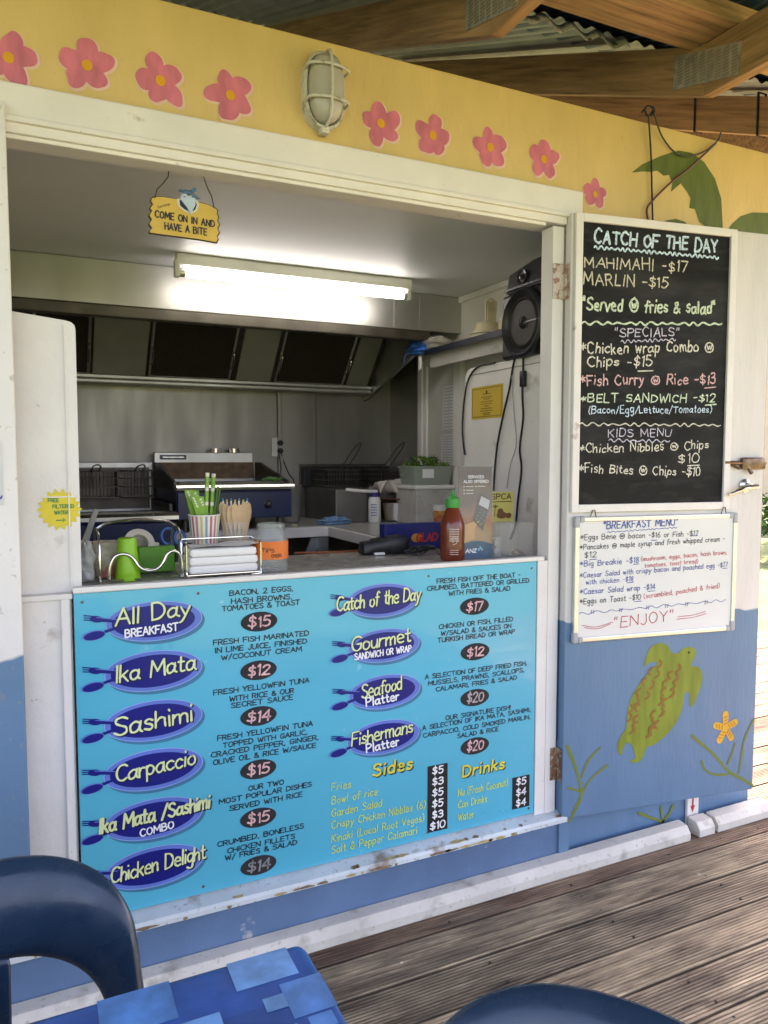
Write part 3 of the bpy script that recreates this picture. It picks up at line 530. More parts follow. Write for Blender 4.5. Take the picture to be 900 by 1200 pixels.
for (y0, y1, z0, z1) in ((-.13, .07, 2.872, 2.935), (-1.2, -1.1, 2.867, 2.93), (-2.3, -2.2, 2.867, 2.93), (-3.0, -2.9, 2.867, 2.93)):
    mb = MB(); mb.box((-2.1, y0, z0), (4.45, y1, z1)); mb.build('purlin', woodx, roof, bevel=.003)
mb = MB(); mb.prism([(3.9, .15, 2.3), (3.9, 4.7, 2.3), (3.9, 4.7, 3.05), (3.9, 2.45, 3.95), (3.9, .15, 2.92)], (.02, 0, 0)); mb.build('gap_blocker_board', woodx, roof)  # added board that blocks the bright gap behind the trusses
def iron(fn, x0, x1, nlen, m_, name, thick=.0):
    mb = MB(); n = int((x1 - x0) / .076 * 8)
    mb.grid(lambda a, b: fn(x0 + (x1 - x0) * a, b) + Vector((0, 0, .009 * math.sin(2 * math.pi * (x1 - x0) * a / .076))), n, nlen); return mb.build(name, m_, roof)
iron(lambda x, t: Vector((x, .39 + 2.1 * t, 3.068 + SL * 2.1 * t)), -2.7, 4.45, 1, roofm, 'kiosk_roof_sheet')
iron(lambda x, t: Vector((x, 2.49 + 2.4 * t, 3.068 + SL * 2.1 - SL * 2.4 * t)), -2.7, 4.45, 1, roofm, 'kiosk_roof_sheet')
iron(lambda x, t: Vector((x, -3.1 + 3.8 * t, 2.955 + .03 * t + (.30 * max(0, t - .82) * 4))), -2.2, 4.5, 12, roofblue, 'verandah_roof_sheet')
mb = MB(); x0, x1 = 1.36, 2.19; n = 90
mb.grid(lambda a, b: Vector((x0 + (x1 - x0) * a, .375 - .02 * b, 3.045 + .014 * math.sin(2 * math.pi * (x1 - x0) * a / .13) - .035 * b)), n, 1); mb.build('lit_sheet_edge', mat('lit_edge_pale', (.7, .68, .63), .8, var=.3, scale=25, dirt=(.15, .08, .04), dscale=22, dlo=.55, dhi=.62), roof, solid=.004)  # pale colour stands in for daylight on the sheet's scalloped end

for xq, yq in ((818, 148), (892, 146)):                  # black ties round the third truss
    c_ = U(xq, yq, 'x', 3.128); mb = MB(); zc = 2.688 + SL * c_.y; h = .025
    mb.tube([(3.128 - h, c_.y, zc - .004), (3.128 - h, c_.y, zc + .19), (3.128 + h, c_.y, zc + .19), (3.128 + h, c_.y, zc - .004)], .006, 6, closed=True); mb.build('cable_tie', blackgloss, roof)
# cables by the palm
def cable(name, pts, r, m_, label, off=0):
    mb = MB(); mb.tube(smooth(pts, 6), r, 6); return solo(mb, name, m_, tuple(Vector(pts[-1])), label, 'cable')
fp = lambda x, y, h=.012: U(x, y, 'y', -.004 - h)
cable('hanging_cable', [fp(760, 135, .03), fp(761, 150, .02), fp(763, 185), fp(764, 225), fp(765, 262)], .0034, blackgloss, 'black cable hanging straight down the yellow fascia beside the painted palm')
cable('cable_knot', [fp(752, 132, .02), fp(760, 124, .028), fp(767, 130, .03), fp(759, 136, .026), fp(756, 127, .03), fp(766, 126, .024), fp(762, 135, .03)], .0034, blackgloss, 'small black knot of cable at the top edge of the yellow fascia')
cable('hanging_cable', [fp(765, 128, .03), fp(776, 160, .02), fp(795, 181), fp(820, 180), fp(840, 166, .02), fp(845, 155, .03)], .003, blackgloss, 'black cable looping in a loose swag over the painted palm leaf')
cable('red_cable', [fp(839, 168), fp(810, 195), fp(785, 215), fp(764, 236), fp(758, 246), fp(760, 262)], .0036, mat('red_cable', (.10, .012, .012), .4), 'dark red cable slanting across the painted palm leaf')

# ================================================================== printed menu sign
inkblack = mat('print_black', (.012, .012, .014), .4); inklime = mat('print_lime', (.50, .64, .12), .4); nameink = mat('print_pale_lime', (.62, .70, .36), .4); inkwhite = mat('print_white', (.75, .76, .78), .4)
inkyellow = mat('print_yellow', (.66, .60, .06), .4); chalkpink = mat('chalk_pink', (.62, .36, .36), .8, var=.3, scale=60); chalkgrey = mat('chalk_smudge', (.20, .20, .21), .8, var=.3, scale=60)
platenavy = mat('print_navy', (.006, .010, .17), .3, var=.05); plateblue = mat('print_periwinkle', (.10, .17, .52), .32); plateedge = mat('print_pale_edge', (.26, .42, .75), .35); shadowc = mat('print_deep_cyan', (.035, .17, .30), .35); darknavy = mat('print_dark_navy', (.006, .008, .05), .35)
signm = mat('menu_sign_print', (.045, .41, .57), .22, var=.08, scale=1.2, coat=.5, rvar=.08, bump=.06, bscale=3, dirt=(.22, .55, .68), dscale=22, dlo=.70, dhi=.78)
MEN = Pl((0, -.006, 0), (1, 0, 0), (0, 0, 1)); mx0, mx1, mz0, mz1 = .092, 1.506, .2105, 1.0655
menu = thing('menu_sign', 'bright cyan printed menu panel with dish names, prices and blue oval badges', 'menu sign', (.8, -.006, mz0))
mb = MB(); mb.box((mx0, -.006, mz0), (mx1, .003, mz1), bev=.0015); mb.build('panel', signm, menu)
mb = MB()
for x in (mx0 + .02, .4, 1.1, mx1 - .02):
    for z in (mz0 + .02, mz1 - .022): mb.lathe([(.004, 0), (.003, .0015), (0, .002)], (x, -.006, z), 8, 0, T(0, 0, 0, R(90)))
mb.build('screws', bronze, menu)
def m7(a, b): return MEN.px(80 + a / 3, 680 + b / 3)
def m8(a, b): return MEN.px(370 + a / 3, 650 + b / 3)
def line(par, P, f, s, l, r, ch, m_, wd=.13, slant=.0, name='lettering', jit=.25, h=.0012, gap=1.6, lab=True, lvl=True):
    a = Vector(f(*l)); b = Vector(f(*r))
    if lvl: z = (a.y + b.y) / 2; a.y = b.y = z
    mb = MB(); write(mb, P, s, a, b, ch, wd, h, slant, 0, jit, gap); return mb.build(name, m_, par)
CH = .0137
for f, items in ((m7, [("BACON, 2 EGGS,", 567, 54, 790, 37), ("HASH BROWNS,", 573, 82, 786, 66), ("TOMATOES & TOAST", 540, 108, 813, 87), ("FRESH FISH MARINATED", 510, 230, 845, 192), ("IN LIME JUICE, FINISHED", 516, 255, 838, 222), ("W/COCONUT CREAM", 538, 280, 820, 250),
        ("FRESH YELLOWFIN TUNA", 511, 403, 846, 360), ("WITH RICE & OUR", 567, 424, 793, 397), ("SECRET SAUCE", 573, 448, 789, 420), ("FRESH YELLOWFIN TUNA", 525, 563, 858, 512), ("TOPPED WITH GARLIC,", 543, 588, 840, 542), ("CRACKED PEPPER, GINGER,", 502, 620, 879, 562), ("OLIVE OIL & RICE W/SAUCE", 510, 648, 870, 588),
        ("OUR TWO", 634, 738, 757, 718), ("MOST POPULAR DISHES", 530, 783, 855, 728), ("SERVED WITH RICE", 567, 806, 822, 764), ("CRUMBED, BONELESS", 525, 933, 827, 874), ("CHICKEN FILLETS", 560, 956, 796, 910), ("W/ FRIES & SALAD", 552, 982, 803, 930)]),
        (m8, [("FRESH FISH OFF THE BOAT -", 426, 101, 718, 78), ("CRUMBED, BATTERED OR GRILLED", 392, 128, 749, 96), ("WITH FRIES & SALAD", 467, 146, 682, 124), ("CHICKEN OR FISH, FILLED", 433, 262, 692, 232), ("W/SALAD & SAUCES ON", 440, 286, 686, 256), ("TURKISH BREAD OR WRAP", 428, 310, 699, 276),
        ("A SELECTION OF DEEP FRIED FISH,", 384, 438, 741, 388), ("MUSSELS, PRAWNS, SCALLOPS,", 395, 460, 731, 412), ("CALAMARI, FRIES & SALAD", 423, 481, 706, 438), ("OUR SIGNATURE DISH!", 457, 580, 684, 545), ("A SELECTION OF IKA MATA, SASHIMI,", 375, 616, 754, 552), ("CARPACCIO, COLD SMOKED MARLIN,", 378, 642, 753, 577), ("SALAD & RICE", 498, 646, 642, 618)])):
    for s, a, b, c, d in items: line(menu, MEN, f, s, (a, b), (c, d), CH, inkblack, .19, .02, 'lettering', .2)
blackoval = mat('chalk_oval', (.016, .016, .019), .75, var=.3, scale=25)
for f, ww, items in ((m7, .052, [(671, 145, '$15', 0), (669, 316, '$12', 0), (669, 477, '$14', 0), (668, 664, '$15', 0), (668, 834, '$15', 0), (669, 1001, '$14', 1)]), (m8, .0535, [(558, 181, '$17', 0), (560, 341, '$12', 0), (559, 502, '$20', 2), (559, 672, '$20', 0)])):
    for x, y, s, sm in items:
        c = f(x, y); mb = MB(); ellipse(mb, MEN, c, ww, .0275, .0011); ov = mb.build('price_oval', blackoval, menu)
        mb = MB(); hw = .030 if s != '$14' else .032; write(mb, MEN, s, (c[0] - hw, c[1] - .0145), (c[0] + hw, c[1] - .0145), .029, .17, .0016, .12, 0, .5); mb.build('price', [chalkpink, chalkgrey, mat('chalk_dusty', (.38, .30, .30), .8)][sm], ov)
def badge(f, x, y, rx, name, nl, nr, nh, sub=None, sl=None, sr=None, sh=0, wname=.125):
    nh *= .93
    c = f(x, y); rxm = rx; rym = rx * .43
    mb = MB(); ellipse(mb, MEN, (c[0] + .007, c[1] - .008), rxm * 1.0, rym * 1.02, .0010, 3); ellipse(mb, MEN, c, rxm, rym, .0013, 2); ellipse(mb, MEN, c, rxm * .985, rym * .97, .0016, 1); ellipse(mb, MEN, (c[0] - .002, c[1]), rxm * .86, rym * .80, .0020, 0)
    b = mb.build('dish_badge', [platenavy, plateblue, plateedge, shadowc], menu)
    x0 = c[0] - rxm
    mb = MB(); fy = c[1] + .016
    ribbon(mb, MEN, [(x0 + .03, c[1] + .008), (x0 - .018, fy + .001)], .009, .0024, 0); ellipse(mb, MEN, (x0 - .021, fy + .002), .016, .0085, .0026, 0, 16, R(-12))
    for k in (-1, 0, 1): ribbon(mb, MEN, [(x0 - .024, fy + .004 + k * .0052), (x0 - .050, fy + .0085 + k * .0056)], .0026, .0028 + .0001 * k, 0)
    ribbon(mb, MEN, [(x0 + .034, c[1] + .0115), (x0 - .02, fy + .0065)], .0022, .0030, 1)
    mb.build('fork', [platenavy, plateblue], b)
    mb = MB(); sy = c[1] - .019; ribbon(mb, MEN, [(x0 + .03, c[1] - .008), (x0 - .014, sy)], .0075, .0024, 0); ellipse(mb, MEN, (x0 - .028, sy - .004), .028, .0125, .0026, 1, 22, R(8)); ellipse(mb, MEN, (x0 - .027, sy - .0045), .0255, .0105, .0029, 0, 22, R(8))
    mb.build('spoon', [platenavy, plateblue], b)
    a = Vector(f(*nl)); e = Vector(f(*nr)); z = (a.y + e.y) / 2
    tilt = .006; a.y = z - tilt; e.y = z + tilt
    mb = MB(); sh_ = Vector((.0035, -.0035)); write(mb, MEN, name, a + sh_, e + sh_, nh, wname * 1.2, .0026, .10, 1, .32, 1.15, seed=5); write(mb, MEN, name, a, e, nh, wname, .0036, .10, 0, .32, 1.15, seed=5); mb.build('dish_name', [nameink, darknavy], b)
    if sub:
        a = Vector(f(*sl)); e = Vector(f(*sr)); z = (a.y + e.y) / 2; a.y = z - .003; e.y = z + .003
        mb = MB(); write(mb, MEN, sub, a, e, sh, .2, .0042, .04 if sub[1].isupper() else 0, 0, .12, 1.7); mb.build('dish_name', inkwhite, b)
badge(m7, 305, 143, .122, 'All Day', (165, 155), (425, 125), .045, 'BREAKFAST', (200, 194), (385, 181), .020)
badge(m7, 303, 318, .124, 'Ika Mata', (165, 352), (445, 318), .045)
badge(m7, 303, 492, .125, 'Sashimi', (160, 538), (435, 500), .048)
badge(m7, 303, 664, .127, 'Carpaccio', (168, 695), (445, 657), .044)
badge(m7, 303, 837, .127, 'Ika Mata /Sashimi', (108, 878), (495, 808), .040, 'COMBO', (253, 894), (370, 873), .019, .17)
badge(m7, 305, 1006, .128, 'Chicken Delight', (150, 1052), (480, 985), .042)
badge(m8, 237, 160, .118, 'Catch of the Day', (72, 186), (365, 168), .042, wname=.13)
badge(m8, 242, 319, .118, 'Gourmet', (125, 335), (330, 308), .044, 'SANDWICH OR WRAP', (135, 367), (333, 340), .018)
badge(m8, 244, 481, .120, 'Seafood', (160, 498), (300, 477), .042, 'Platter', (176, 528), (290, 512), .025)
badge(m8, 240, 641, .121, 'Fishermans', (125, 664), (338, 630), .042, 'Platter', (177, 690), (290, 672), .025)
for s, a, b, c, d in (("Sides", 200, 776, 336, 752), ("Drinks", 515, 780, 660, 750)):
    a = Vector(m8(a, b)); e = Vector(m8(c, d)); z = (a.y + e.y) / 2; a.y = e.y = z
    mb = MB(); k = Vector((.004, -.004)); write(mb, MEN, s, a + k, e + k, .036, .21, .0010, .12, 1, .25, 2.2); write(mb, MEN, s, a, e, .036, .19, .0022, .12, 0, .25, 2.2); mb.build('heading', [inkyellow, darknavy], menu)
for s, a, b, c, d in (("Fries", 55, 830, 123, 818), ("Bowl of rice", 55, 875, 216, 845), ("Garden Salad", 55, 920, 231, 885), ("Crispy Chicken Nibbles (6)", 55, 963, 384, 890), ("Kinaki (Local Root Veges)", 55, 1006, 379, 940), ("Salt & Pepper Calamari", 55, 1049, 354, 981), ("Nu (Fresh Coconut)", 500, 850, 673, 810), ("Can Drinks", 500, 891, 600, 868), ("Water", 500, 936, 554, 922)):
    line(menu, MEN, m8, s, (a, b), (c, d), .0225, inklime, .12, .06, 'lettering', .1, gap=1.9)
for (x0, y0, x1, y1, ps) in ((393, 733, 462, 970, [('$5', 765), ('$3', 803), ('$5', 843), ('$5', 884), ('$3', 922), ('$10', 965)]), (691, 773, 750, 890, [('$5', 805), ('$4', 840), ('$4', 880)])):
    a = m8(x0, (y0 + 12)); b = m8(x1, y1 - 8); mb = MB(); fill(mb, MEN, [(a[0], b[1]), (b[0], b[1]), (b[0], a[1]), (a[0], a[1])], .0011); bx = mb.build('price_box', inkblack, menu)
    n = len(ps); st = (a[1] - b[1]) / n; cxm = (a[0] + b[0]) / 2
    for i, (s, _) in enumerate(ps):
        z = a[1] - st * (i + .78); hw = .0185 if len(s) == 2 else .026; mb = MB(); write(mb, MEN, s, (cxm - hw, z), (cxm + hw, z), .0225, .2, .0016, .05, 0, .2, 1.8); mb.build('price', inkwhite, bx)

# ================================================================== chalkboard on the open door
def c5(a, b): return CHK.px(640 + a / 3.3333, 240 + b / 3.3333)
CHK = Pl(DOOR.pt(0, 0, .007), DD, (0, 0, 1)); cl, cr_ = DOOR.px(678, 440)[0], DOOR.px(848.5, 440)[0]
ct = (DOOR.px(679.6, 260.4)[1] + DOOR.px(851.5, 278.4)[1]) / 2; cb_ = (DOOR.px(675.4, 591)[1] + DOOR.px(845, 588)[1]) / 2
chalk = thing('chalkboard', 'black chalkboard of handwritten daily specials on the open white door', 'chalkboard', tuple(DOOR.pt((cl + cr_) / 2, cb_, .001)))
Md = Matrix((DOOR.u, DOOR.v, DOOR.n)).transposed().to_4x4(); Md.translation = DOOR.o
slate = mat('chalkboard_slate', (.008, .0085, .008), .6, var=.35, scale=3, dirt=(.042, .042, .039), dscale=3, dlo=.48, dhi=.72, spec=.2, stretch=(.5, .5, 1.6), rvar=.1)
mb = MB(); mb.box((cl - .012, cb_ - .012, .001), (cr_ + .012, ct + .012, .007), 0, Md); mb.build('slate', slate, chalk)
mb = MB(); fw = .026
for a, b in (((cl - fw, cb_ - fw), (cl, ct + fw)), ((cr_, cb_ - fw), (cr_ + fw, ct + fw)), ((cl, ct), (cr_, ct + fw)), ((cl, cb_ - fw), (cr_, cb_))): mb.box((a[0], a[1], .0012), (b[0], b[1], .0155), 0, Md, .002)
mb.build('frame', whitetrim, chalk)
ck = {k: mat('chalk_' + k, c, .9, var=.5, scale=210) for k, c in dict(ice=(.50, .64, .75), cream=(.55, .51, .40), mint=(.52, .62, .46), lilac=(.52, .49, .60), rose=(.60, .38, .38), pale=(.60, .57, .48)).items()}
for s, a, b, c, d, ch, k, wd in (("CATCH OF THE DAY", 188, 150, 667, 187, .0400, 'ice', .16), ("MAHIMAHI -$17", 150, 243, 550, 264, .0340, 'cream', .11), ("MARLIN -$15", 148, 312, 474, 324, .0340, 'cream', .11), ('"Served @ fries & salad"', 140, 412, 660, 424, .0390, 'mint', .14), ('"SPECIALS"', 268, 514, 518, 514, .0280, 'lilac', .11),
        ("*Chicken wrap Combo @", 135, 582, 652, 572, .0330, 'pale', .12), ("Chips -$15", 160, 632, 412, 628, .0310, 'pale', .12), ("*Fish Curry @ Rice -$13", 132, 704, 660, 700, .0330, 'rose', .12), ("*BELT SANDWICH -$12", 135, 772, 658, 770, .0270, 'mint', .13), ("(Bacon/Egg/Lettuce/Tomatoes)", 165, 815, 645, 812, .0240, 'ice', .11),
        ("KIDS MENU", 243, 908, 486, 904, .0240, 'lilac', .11), ("*Chicken Nibbles @ Chips", 130, 970, 632, 952, .0290, 'pale', .11), ("$10", 517, 1010, 594, 1007, .0290, 'pale', .11), ("*Fish Bites @ Chips -$10", 128, 1043, 600, 1060, .0290, 'pale', .11)):
    line(chalk, CHK, c5, s, (a, b), (c, d), ch, ck[k], wd * 1.22, .05, 'lettering', .8, h=.0006, gap=2.0, lvl=False)
for a, b, c, d, n, k, wd in ((188, 166, 672, 207, 24, 'ice', .006), (140, 462, 685, 466, 13, 'mint', .006), (292, 535, 505, 526, 10, 'lilac', .0035), (130, 857, 680, 861, 14, 'pale', .004), (245, 920, 482, 924, 8, 'lilac', .0035)):
    mb = MB(); squiggle(mb, CHK, c5(a, b), c5(c, d), .005, n, wd, .0009); mb.build('underline', ck[k], chalk)
for a, b, c, d, k in ((358, 650, 416, 648, 'pale'), (618, 716, 662, 712, 'rose'), (622, 783, 664, 779, 'mint'), (552, 1019, 597, 1017, 'pale')):
    mb = MB(); ribbon(mb, CHK, [c5(a, b), c5(c, d)], .0042, .0009); mb.build('underline', ck[k], chalk)
# ================================================================== whiteboard hanging under it
WB = Pl(DOOR.pt(0, 0, .014), DD, (0, 0, 1)); wl = (DOOR.px(666, 611)[0] + DOOR.px(670, 755)[0]) / 2 + .006; wr = DOOR.px(858.5, 666)[0]
wt = (WB.px(666, 611)[1] + WB.px(860, 597)[1]) / 2; wb_ = (WB.px(670, 754)[1] + WB.px(857, 738)[1]) / 2
board = thing('whiteboard', 'small whiteboard with handwritten breakfast menu hanging below the chalkboard', 'whiteboard', tuple(DOOR.pt((wl + wr) / 2, wb_, .001)))
mb = MB(); mb.box((wl + .004, wb_ + .004, .002), (wr - .004, wt - .004, .0135), 0, Md); mb.build('panel', mat('whiteboard_gloss', (.66, .665, .67), .18, var=.03, coat=.4), board)
mb = MB(); fw = .016
for a, b in (((wl, wb_ + .03), (wl + fw, wt - .03)), ((wr - fw, wb_ + .03), (wr, wt - .03)), ((wl + .03, wt - fw), (wr - .03, wt)), ((wl + .03, wb_), (wr - .03, wb_ + fw))): mb.box((a[0], a[1], .001), (b[0], b[1], .018), 0, Md, .003)
mb.build('frame', alu, board)
for sx, x in ((1, wl), (-1, wr)):
    for sy, z in ((1, wb_), (-1, wt)):
        mb = MB(); x0 = x - sx * .002; z0 = z - sy * .002
        mb.box((x0, z0, .0005), (x0 + sx * .02, z0 + sy * .038, .0195), 0, Md, .005); mb.box((x0 + sx * .0201, z0, .0005), (x0 + sx * .038, z0 + sy * .02, .0195), 0, Md, .004); mb.build('corner_cap', greyplastic, board)
for px in (692, 844):
    mb = MB(); u = DOOR.px(px, 600)[0]; mb.tube([DOOR.pt(u - .012, wt - .004, .016), DOOR.pt(u - .004, wt + .022, .019), DOOR.pt(u + .004, wt + .022, .019), DOOR.pt(u + .012, wt - .004, .016)], .0016, 6); mb.build('hanging_wire', black, board)
w6 = lambda a, b: WB.px(640 + a / 2.857, 580 + b / 2.857)
pen = {'k': mat('pen_black', (.02, .02, .022), .5), 'b': mat('pen_blue', (.025, .06, .28), .5), 'r': mat('pen_red', (.50, .03, .04), .5)}
for s, a, b, c, d, ch, k, wd in (('"BREAKFAST MENU"', 192, 115, 440, 101, .0240, 'b', .14), ("*Eggs Bene @ bacon -$16 or Fish -$17", 115, 151, 508, 137, .0180, 'k', .12), ("*Pancakes @ maple syrup and fresh whipped cream -", 113, 184, 597, 154, .0170, 'k', .12), ("$12", 128, 211, 168, 208, .0190, 'k', .12), ("*Big Breakie -$18", 113, 240, 310, 226, .0185, 'b', .12), ("(mushroom, eggs, bacon, hash brown,", 318, 222, 605, 198, .0150, 'r', .12), ("tomatoes, toast bread)", 330, 243, 508, 228, .0140, 'r', .12),
        ("*Caesar Salad with crispy bacon and poached egg -$17", 113, 278, 606, 240, .0170, 'b', .12), ("with chicken -$18", 133, 300, 292, 288, .0165, 'b', .12), ("*Caesar Salad wrap -$14", 113, 333, 364, 315, .0180, 'b', .12), ("*Eggs on Toast -$10", 113, 366, 316, 350, .0180, 'k', .12), ("(scrambled, poached & fried)", 327, 347, 580, 311, .0165, 'r', .12), ('"ENJOY"', 228, 446, 425, 420, .0360, 'r', .075)):
    line(board, WB, w6, s, (a, b), (c, d), ch, pen[k], wd * 1.0, .06, 'lettering', .35, h=.0006, gap=2.0, lvl=False)
mb = MB(); squiggle(mb, WB, w6(205, 125), w6(438, 109), .002, 16, .002, .0008); mb.build('underline', pen['b'], board)
mb = MB(); squiggle(mb, WB, w6(110, 398), w6(600, 352), .0042, 11, .0018, .0008); [ribbon(mb, WB, [w6(a, b), w6(a + 2, b - 12)], .002, .001 + i * .0001) for i, (a, b) in enumerate(((150, 398), (158, 397), (245, 392), (252, 391), (335, 383), (342, 382), (398, 378), (405, 377), (465, 372), (472, 371), (530, 366), (537, 365)))]; mb.build('underline', pen['b'], board)
for pts in ([(352, 152), (370, 151)], [(488, 137), (506, 136)], [(145, 217), (168, 215)], [(292, 232), (310, 231)], [(590, 246), (606, 245)], [(272, 294), (292, 292)], [(340, 323), (364, 321)], [(295, 357), (318, 355)]):
    mb = MB(); ribbon(mb, WB, [w6(*p) for p in pts], .0022, .001); mb.build('underline', pen['b'], board)
for pts in ([(120, 436), (165, 442), (222, 426)], [(128, 444), (170, 448), (215, 432)], [(440, 408), (490, 402), (533, 390)], [(437, 416), (490, 410), (536, 397)]):
    mb = MB(); ribbon(mb, WB, [tuple(q[:2]) for q in smooth([Vector((*w6(*p), 0)) for p in pts])], .0018, .001); mb.build('underline', pen['r'], board)

# ================================================================== fixed things on the front
lt = thing('bulkhead_light', 'oval bulkhead lamp with white wire cage on the yellow fascia', 'lamp', (.755, -.004, 2.285))
ML = Matrix(((1, 0, 0), (0, 0, -1), (0, 1, 0))).to_4x4(); lc = Vector((.757, -.004, 2.397))
def oval(a, b, n=28): return [(a * math.copysign(abs(math.cos(q)) ** .8, math.cos(q)), b * math.copysign(abs(math.sin(q)) ** .8, math.sin(q))) for q in [2 * math.pi * i / n for i in range(n)]]
def ring(mb, prof, mi=0, ax=.059, bz=.098):
    n = 28; vs = []; fs = []
    for k, y in prof: vs += [lc + Vector((p[0], -y, p[1])) for p in oval(ax * k if k > 0 else 1e-4, max(1e-4, bz * (1 - (1 - k) * ax / bz) if k > 0 else 1e-4), n)]
    for i in range(len(prof) - 1):
        for j in range(n): fs.append((i * n + j, (i + 1) * n + j, (i + 1) * n + (j + 1) % n, i * n + (j + 1) % n))
    mb.add(vs, fs, mi, True)
cage = mat('cage_paint', (.55, .53, .47), .5, var=.08, dirt=(.22, .18, .13), dscale=40, dlo=.56, dhi=.66)
mb = MB(); ring(mb, [(1.0, 0), (1.0, .022), (.96, .028), (.86, .03), (.84, .024)]); mb.build('base', cage, lt)
mb = MB(); ring(mb, [(.83, .022), (.82, .05), (.74, .066), (.5, .074), (.2, .077), (.0, .078)]); mb.build('lens', frost, lt)
mb = MB(); ov = oval(.055, .096, 32)
mb.tube([lc + Vector((a, -.034, b)) for a, b in ov], .0045, 8, closed=True)
mb.tube(smooth([lc + Vector((0, -.03, .099)), lc + Vector((0, -.076, .084)), lc + Vector((0, -.088, .035)), lc + Vector((0, -.088, -.035)), lc + Vector((0, -.076, -.084)), lc + Vector((0, -.03, -.099))]), .004, 8)
for z in (.047, -.038): mb.tube(smooth([lc + Vector((-.057, -.03, z)), lc + Vector((-.053, -.07, z)), lc + Vector((0, -.087, z)), lc + Vector((.053, -.07, z)), lc + Vector((.057, -.03, z))]), .004, 8)
mb.box(lc + Vector((-.012, -.04, -.112)), lc + Vector((.012, -.006, -.094)), bev=.003); mb.build('wire_cage', cage, lt)

HG = Pl((0, .04, 0), (1, 0, 0), (0, 0, 1)); hs = thing('hanging_sign', 'small yellow wooden sign with a little blue shark hanging in the opening', 'sign', tuple(HG.at(215, 280)))
hp = lambda a, b: HG.px(160 + a / 8.1818, 190 + b / 8.1818)
op = [(135, 345), (165, 325), (250, 328), (380, 350), (500, 372), (600, 380), (690, 405), (755, 435), (785, 460), (778, 490), (795, 530), (782, 560), (802, 600), (785, 640), (802, 680), (780, 715), (790, 740), (775, 775), (600, 745), (400, 718), (220, 695), (118, 680), (118, 660), (140, 635), (112, 595), (138, 550), (112, 510), (140, 465), (120, 440), (150, 400), (130, 370)]
op2 = [hp(a, b) for a, b in op]
mb = MB(); mb.prism([HG.pt(a, b, 0) for a, b in op2[::-1]], HG.n * -.008, 1)
c_ = Vector((sum(a for a, b in op2) / len(op2), sum(b for a, b in op2) / len(op2))); fill(mb, HG, [tuple(c_ + (Vector(q) - c_) * .965) for q in op2], .0008, 0); mb.build('board', [mat('sign_yellow', (.60, .40, .075), .55, var=.08, scale=20), mat('sign_edge', (.07, .045, .02), .7)], hs)
for s, a, b, c, d in (("COME ON IN AND", 178, 528, 745, 625), ("HAVE A BITE", 272, 645, 672, 702)):
    mb = MB(); write(mb, HG, s, hp(a, b), hp(c, d), .0165, .19, .002, 0, 0, .2, 2.0); mb.build('lettering', inkblack, hs)
mb = MB(); write(mb, HG, 'Rarotonga', hp(205, 445), hp(322, 410), .006, .1, .002, .2, 0, .2, 1.4); mb.build('lettering', inkblack, hs)
mb = MB(); bite = [(385, 355), (395, 420), (440, 460), (520, 505), (580, 470), (600, 410), (585, 370), (500, 340)]
fill(mb, HG, [hp(a, b) for a, b in bite], .0016, 3); fill(mb, HG, [hp(*(Vector((495, 415)) + (Vector(q) - Vector((495, 415))) * .78)) for q in bite], .0022, 2)
mb.prism([HG.pt(*hp(a, b), .003) for a, b in [(515, 505), (480, 440), (430, 375), (410, 340), (480, 330), (560, 340), (560, 420)]], HG.n * .004, 1)
def lobe(mb, c, rx, rz, ry, mi): 
    u, v = hp(*c); mb.lathe([(math.sin(R(a)), -math.cos(R(a))) for a in range(0, 181, 15)], (0, 0, 0), 16, mi, Matrix.Translation(HG.pt(u, v, .004)) @ Matrix.Diagonal((rx, ry, rz, 1)))
lobe(mb, (480, 295), .0135, .0065, .006, 0); lobe(mb, (425, 278), .008, .0035, .005, 0); lobe(mb, (455, 325), .0085, .0055, .006, 1)
mb.prism([HG.pt(*hp(a, b), .002) for a, b in [(505, 275), (545, 250), (572, 258), (570, 285), (540, 300)]], HG.n * .005, 0); mb.prism([HG.pt(*hp(a, b), .004) for a, b in [(540, 300), (570, 330), (608, 362), (560, 355), (525, 345)]], HG.n * .004, 0)
ellipse(mb, HG, hp(455, 345), .003, .0013, .012, 4, 12); ellipse(mb, HG, hp(440, 300), .001, .0012, .0125, 2, 8); mb.build('shark_figure', [mat('shark_blue', (.05, .13, .22), .4), mat('shark_belly', (.42, .52, .60), .4), mat('shark_dark', (.01, .02, .06), .5), mat('bite_edge', (.62, .58, .48), .6), mat('mouth_red', (.4, .03, .04), .5)], hs)
mb = MB(); mb.tube([HG.at(a, b, .002) for a, b in ((181.5, 232), (184, 222), (191, 215), (197, 207), (198, 199), (204, 189))], .0014, 6); mb.tube([HG.at(a, b, .002) for a, b in ((251, 244), (248, 230), (243, 220), (239, 208), (234, 196), (231, 186))], .0014, 6); mb.build('hanging_string', black, hs)

PT = Pl((0, .03, 0), (1, 0, 0), (0, 0, 1)); cu, cv = PT.px(70, 597); mb = MB(); ns = 18; sp = []
for k in range(ns * 2): rr = (.0525 if k % 2 == 0 else .042) * random.uniform(.96, 1.04); sp.append((cu + rr * math.cos(math.pi * k / ns), cv + rr * math.sin(math.pi * k / ns)))
mb.prism([PT.pt(a, b, .0006) for a, b in sp[::-1]], PT.n * .0012, 0)
for i, s in enumerate(("FREE", "FILTERED", "WATER")): hw = len(s) * .0038; write(mb, PT, s, (cu - .02 - (.006 if i == 0 else 0) + .004 * i, cv + .019 - i * .0155), (cu - .02 + hw * 1.6 - (.006 if i == 0 else 0) + .004 * i, cv + .019 - i * .0155), .0085, .24, .0022, 0, 1, .2)
ribbon(mb, PT, [(cu - .008, cv - .027), (cu + .008, cv - .027)], .0028, .0022, 1); ribbon(mb, PT, [(cu + .007, cv - .023), (cu + .013, cv - .027), (cu + .007, cv - .031)], .0022, .0024, 1)
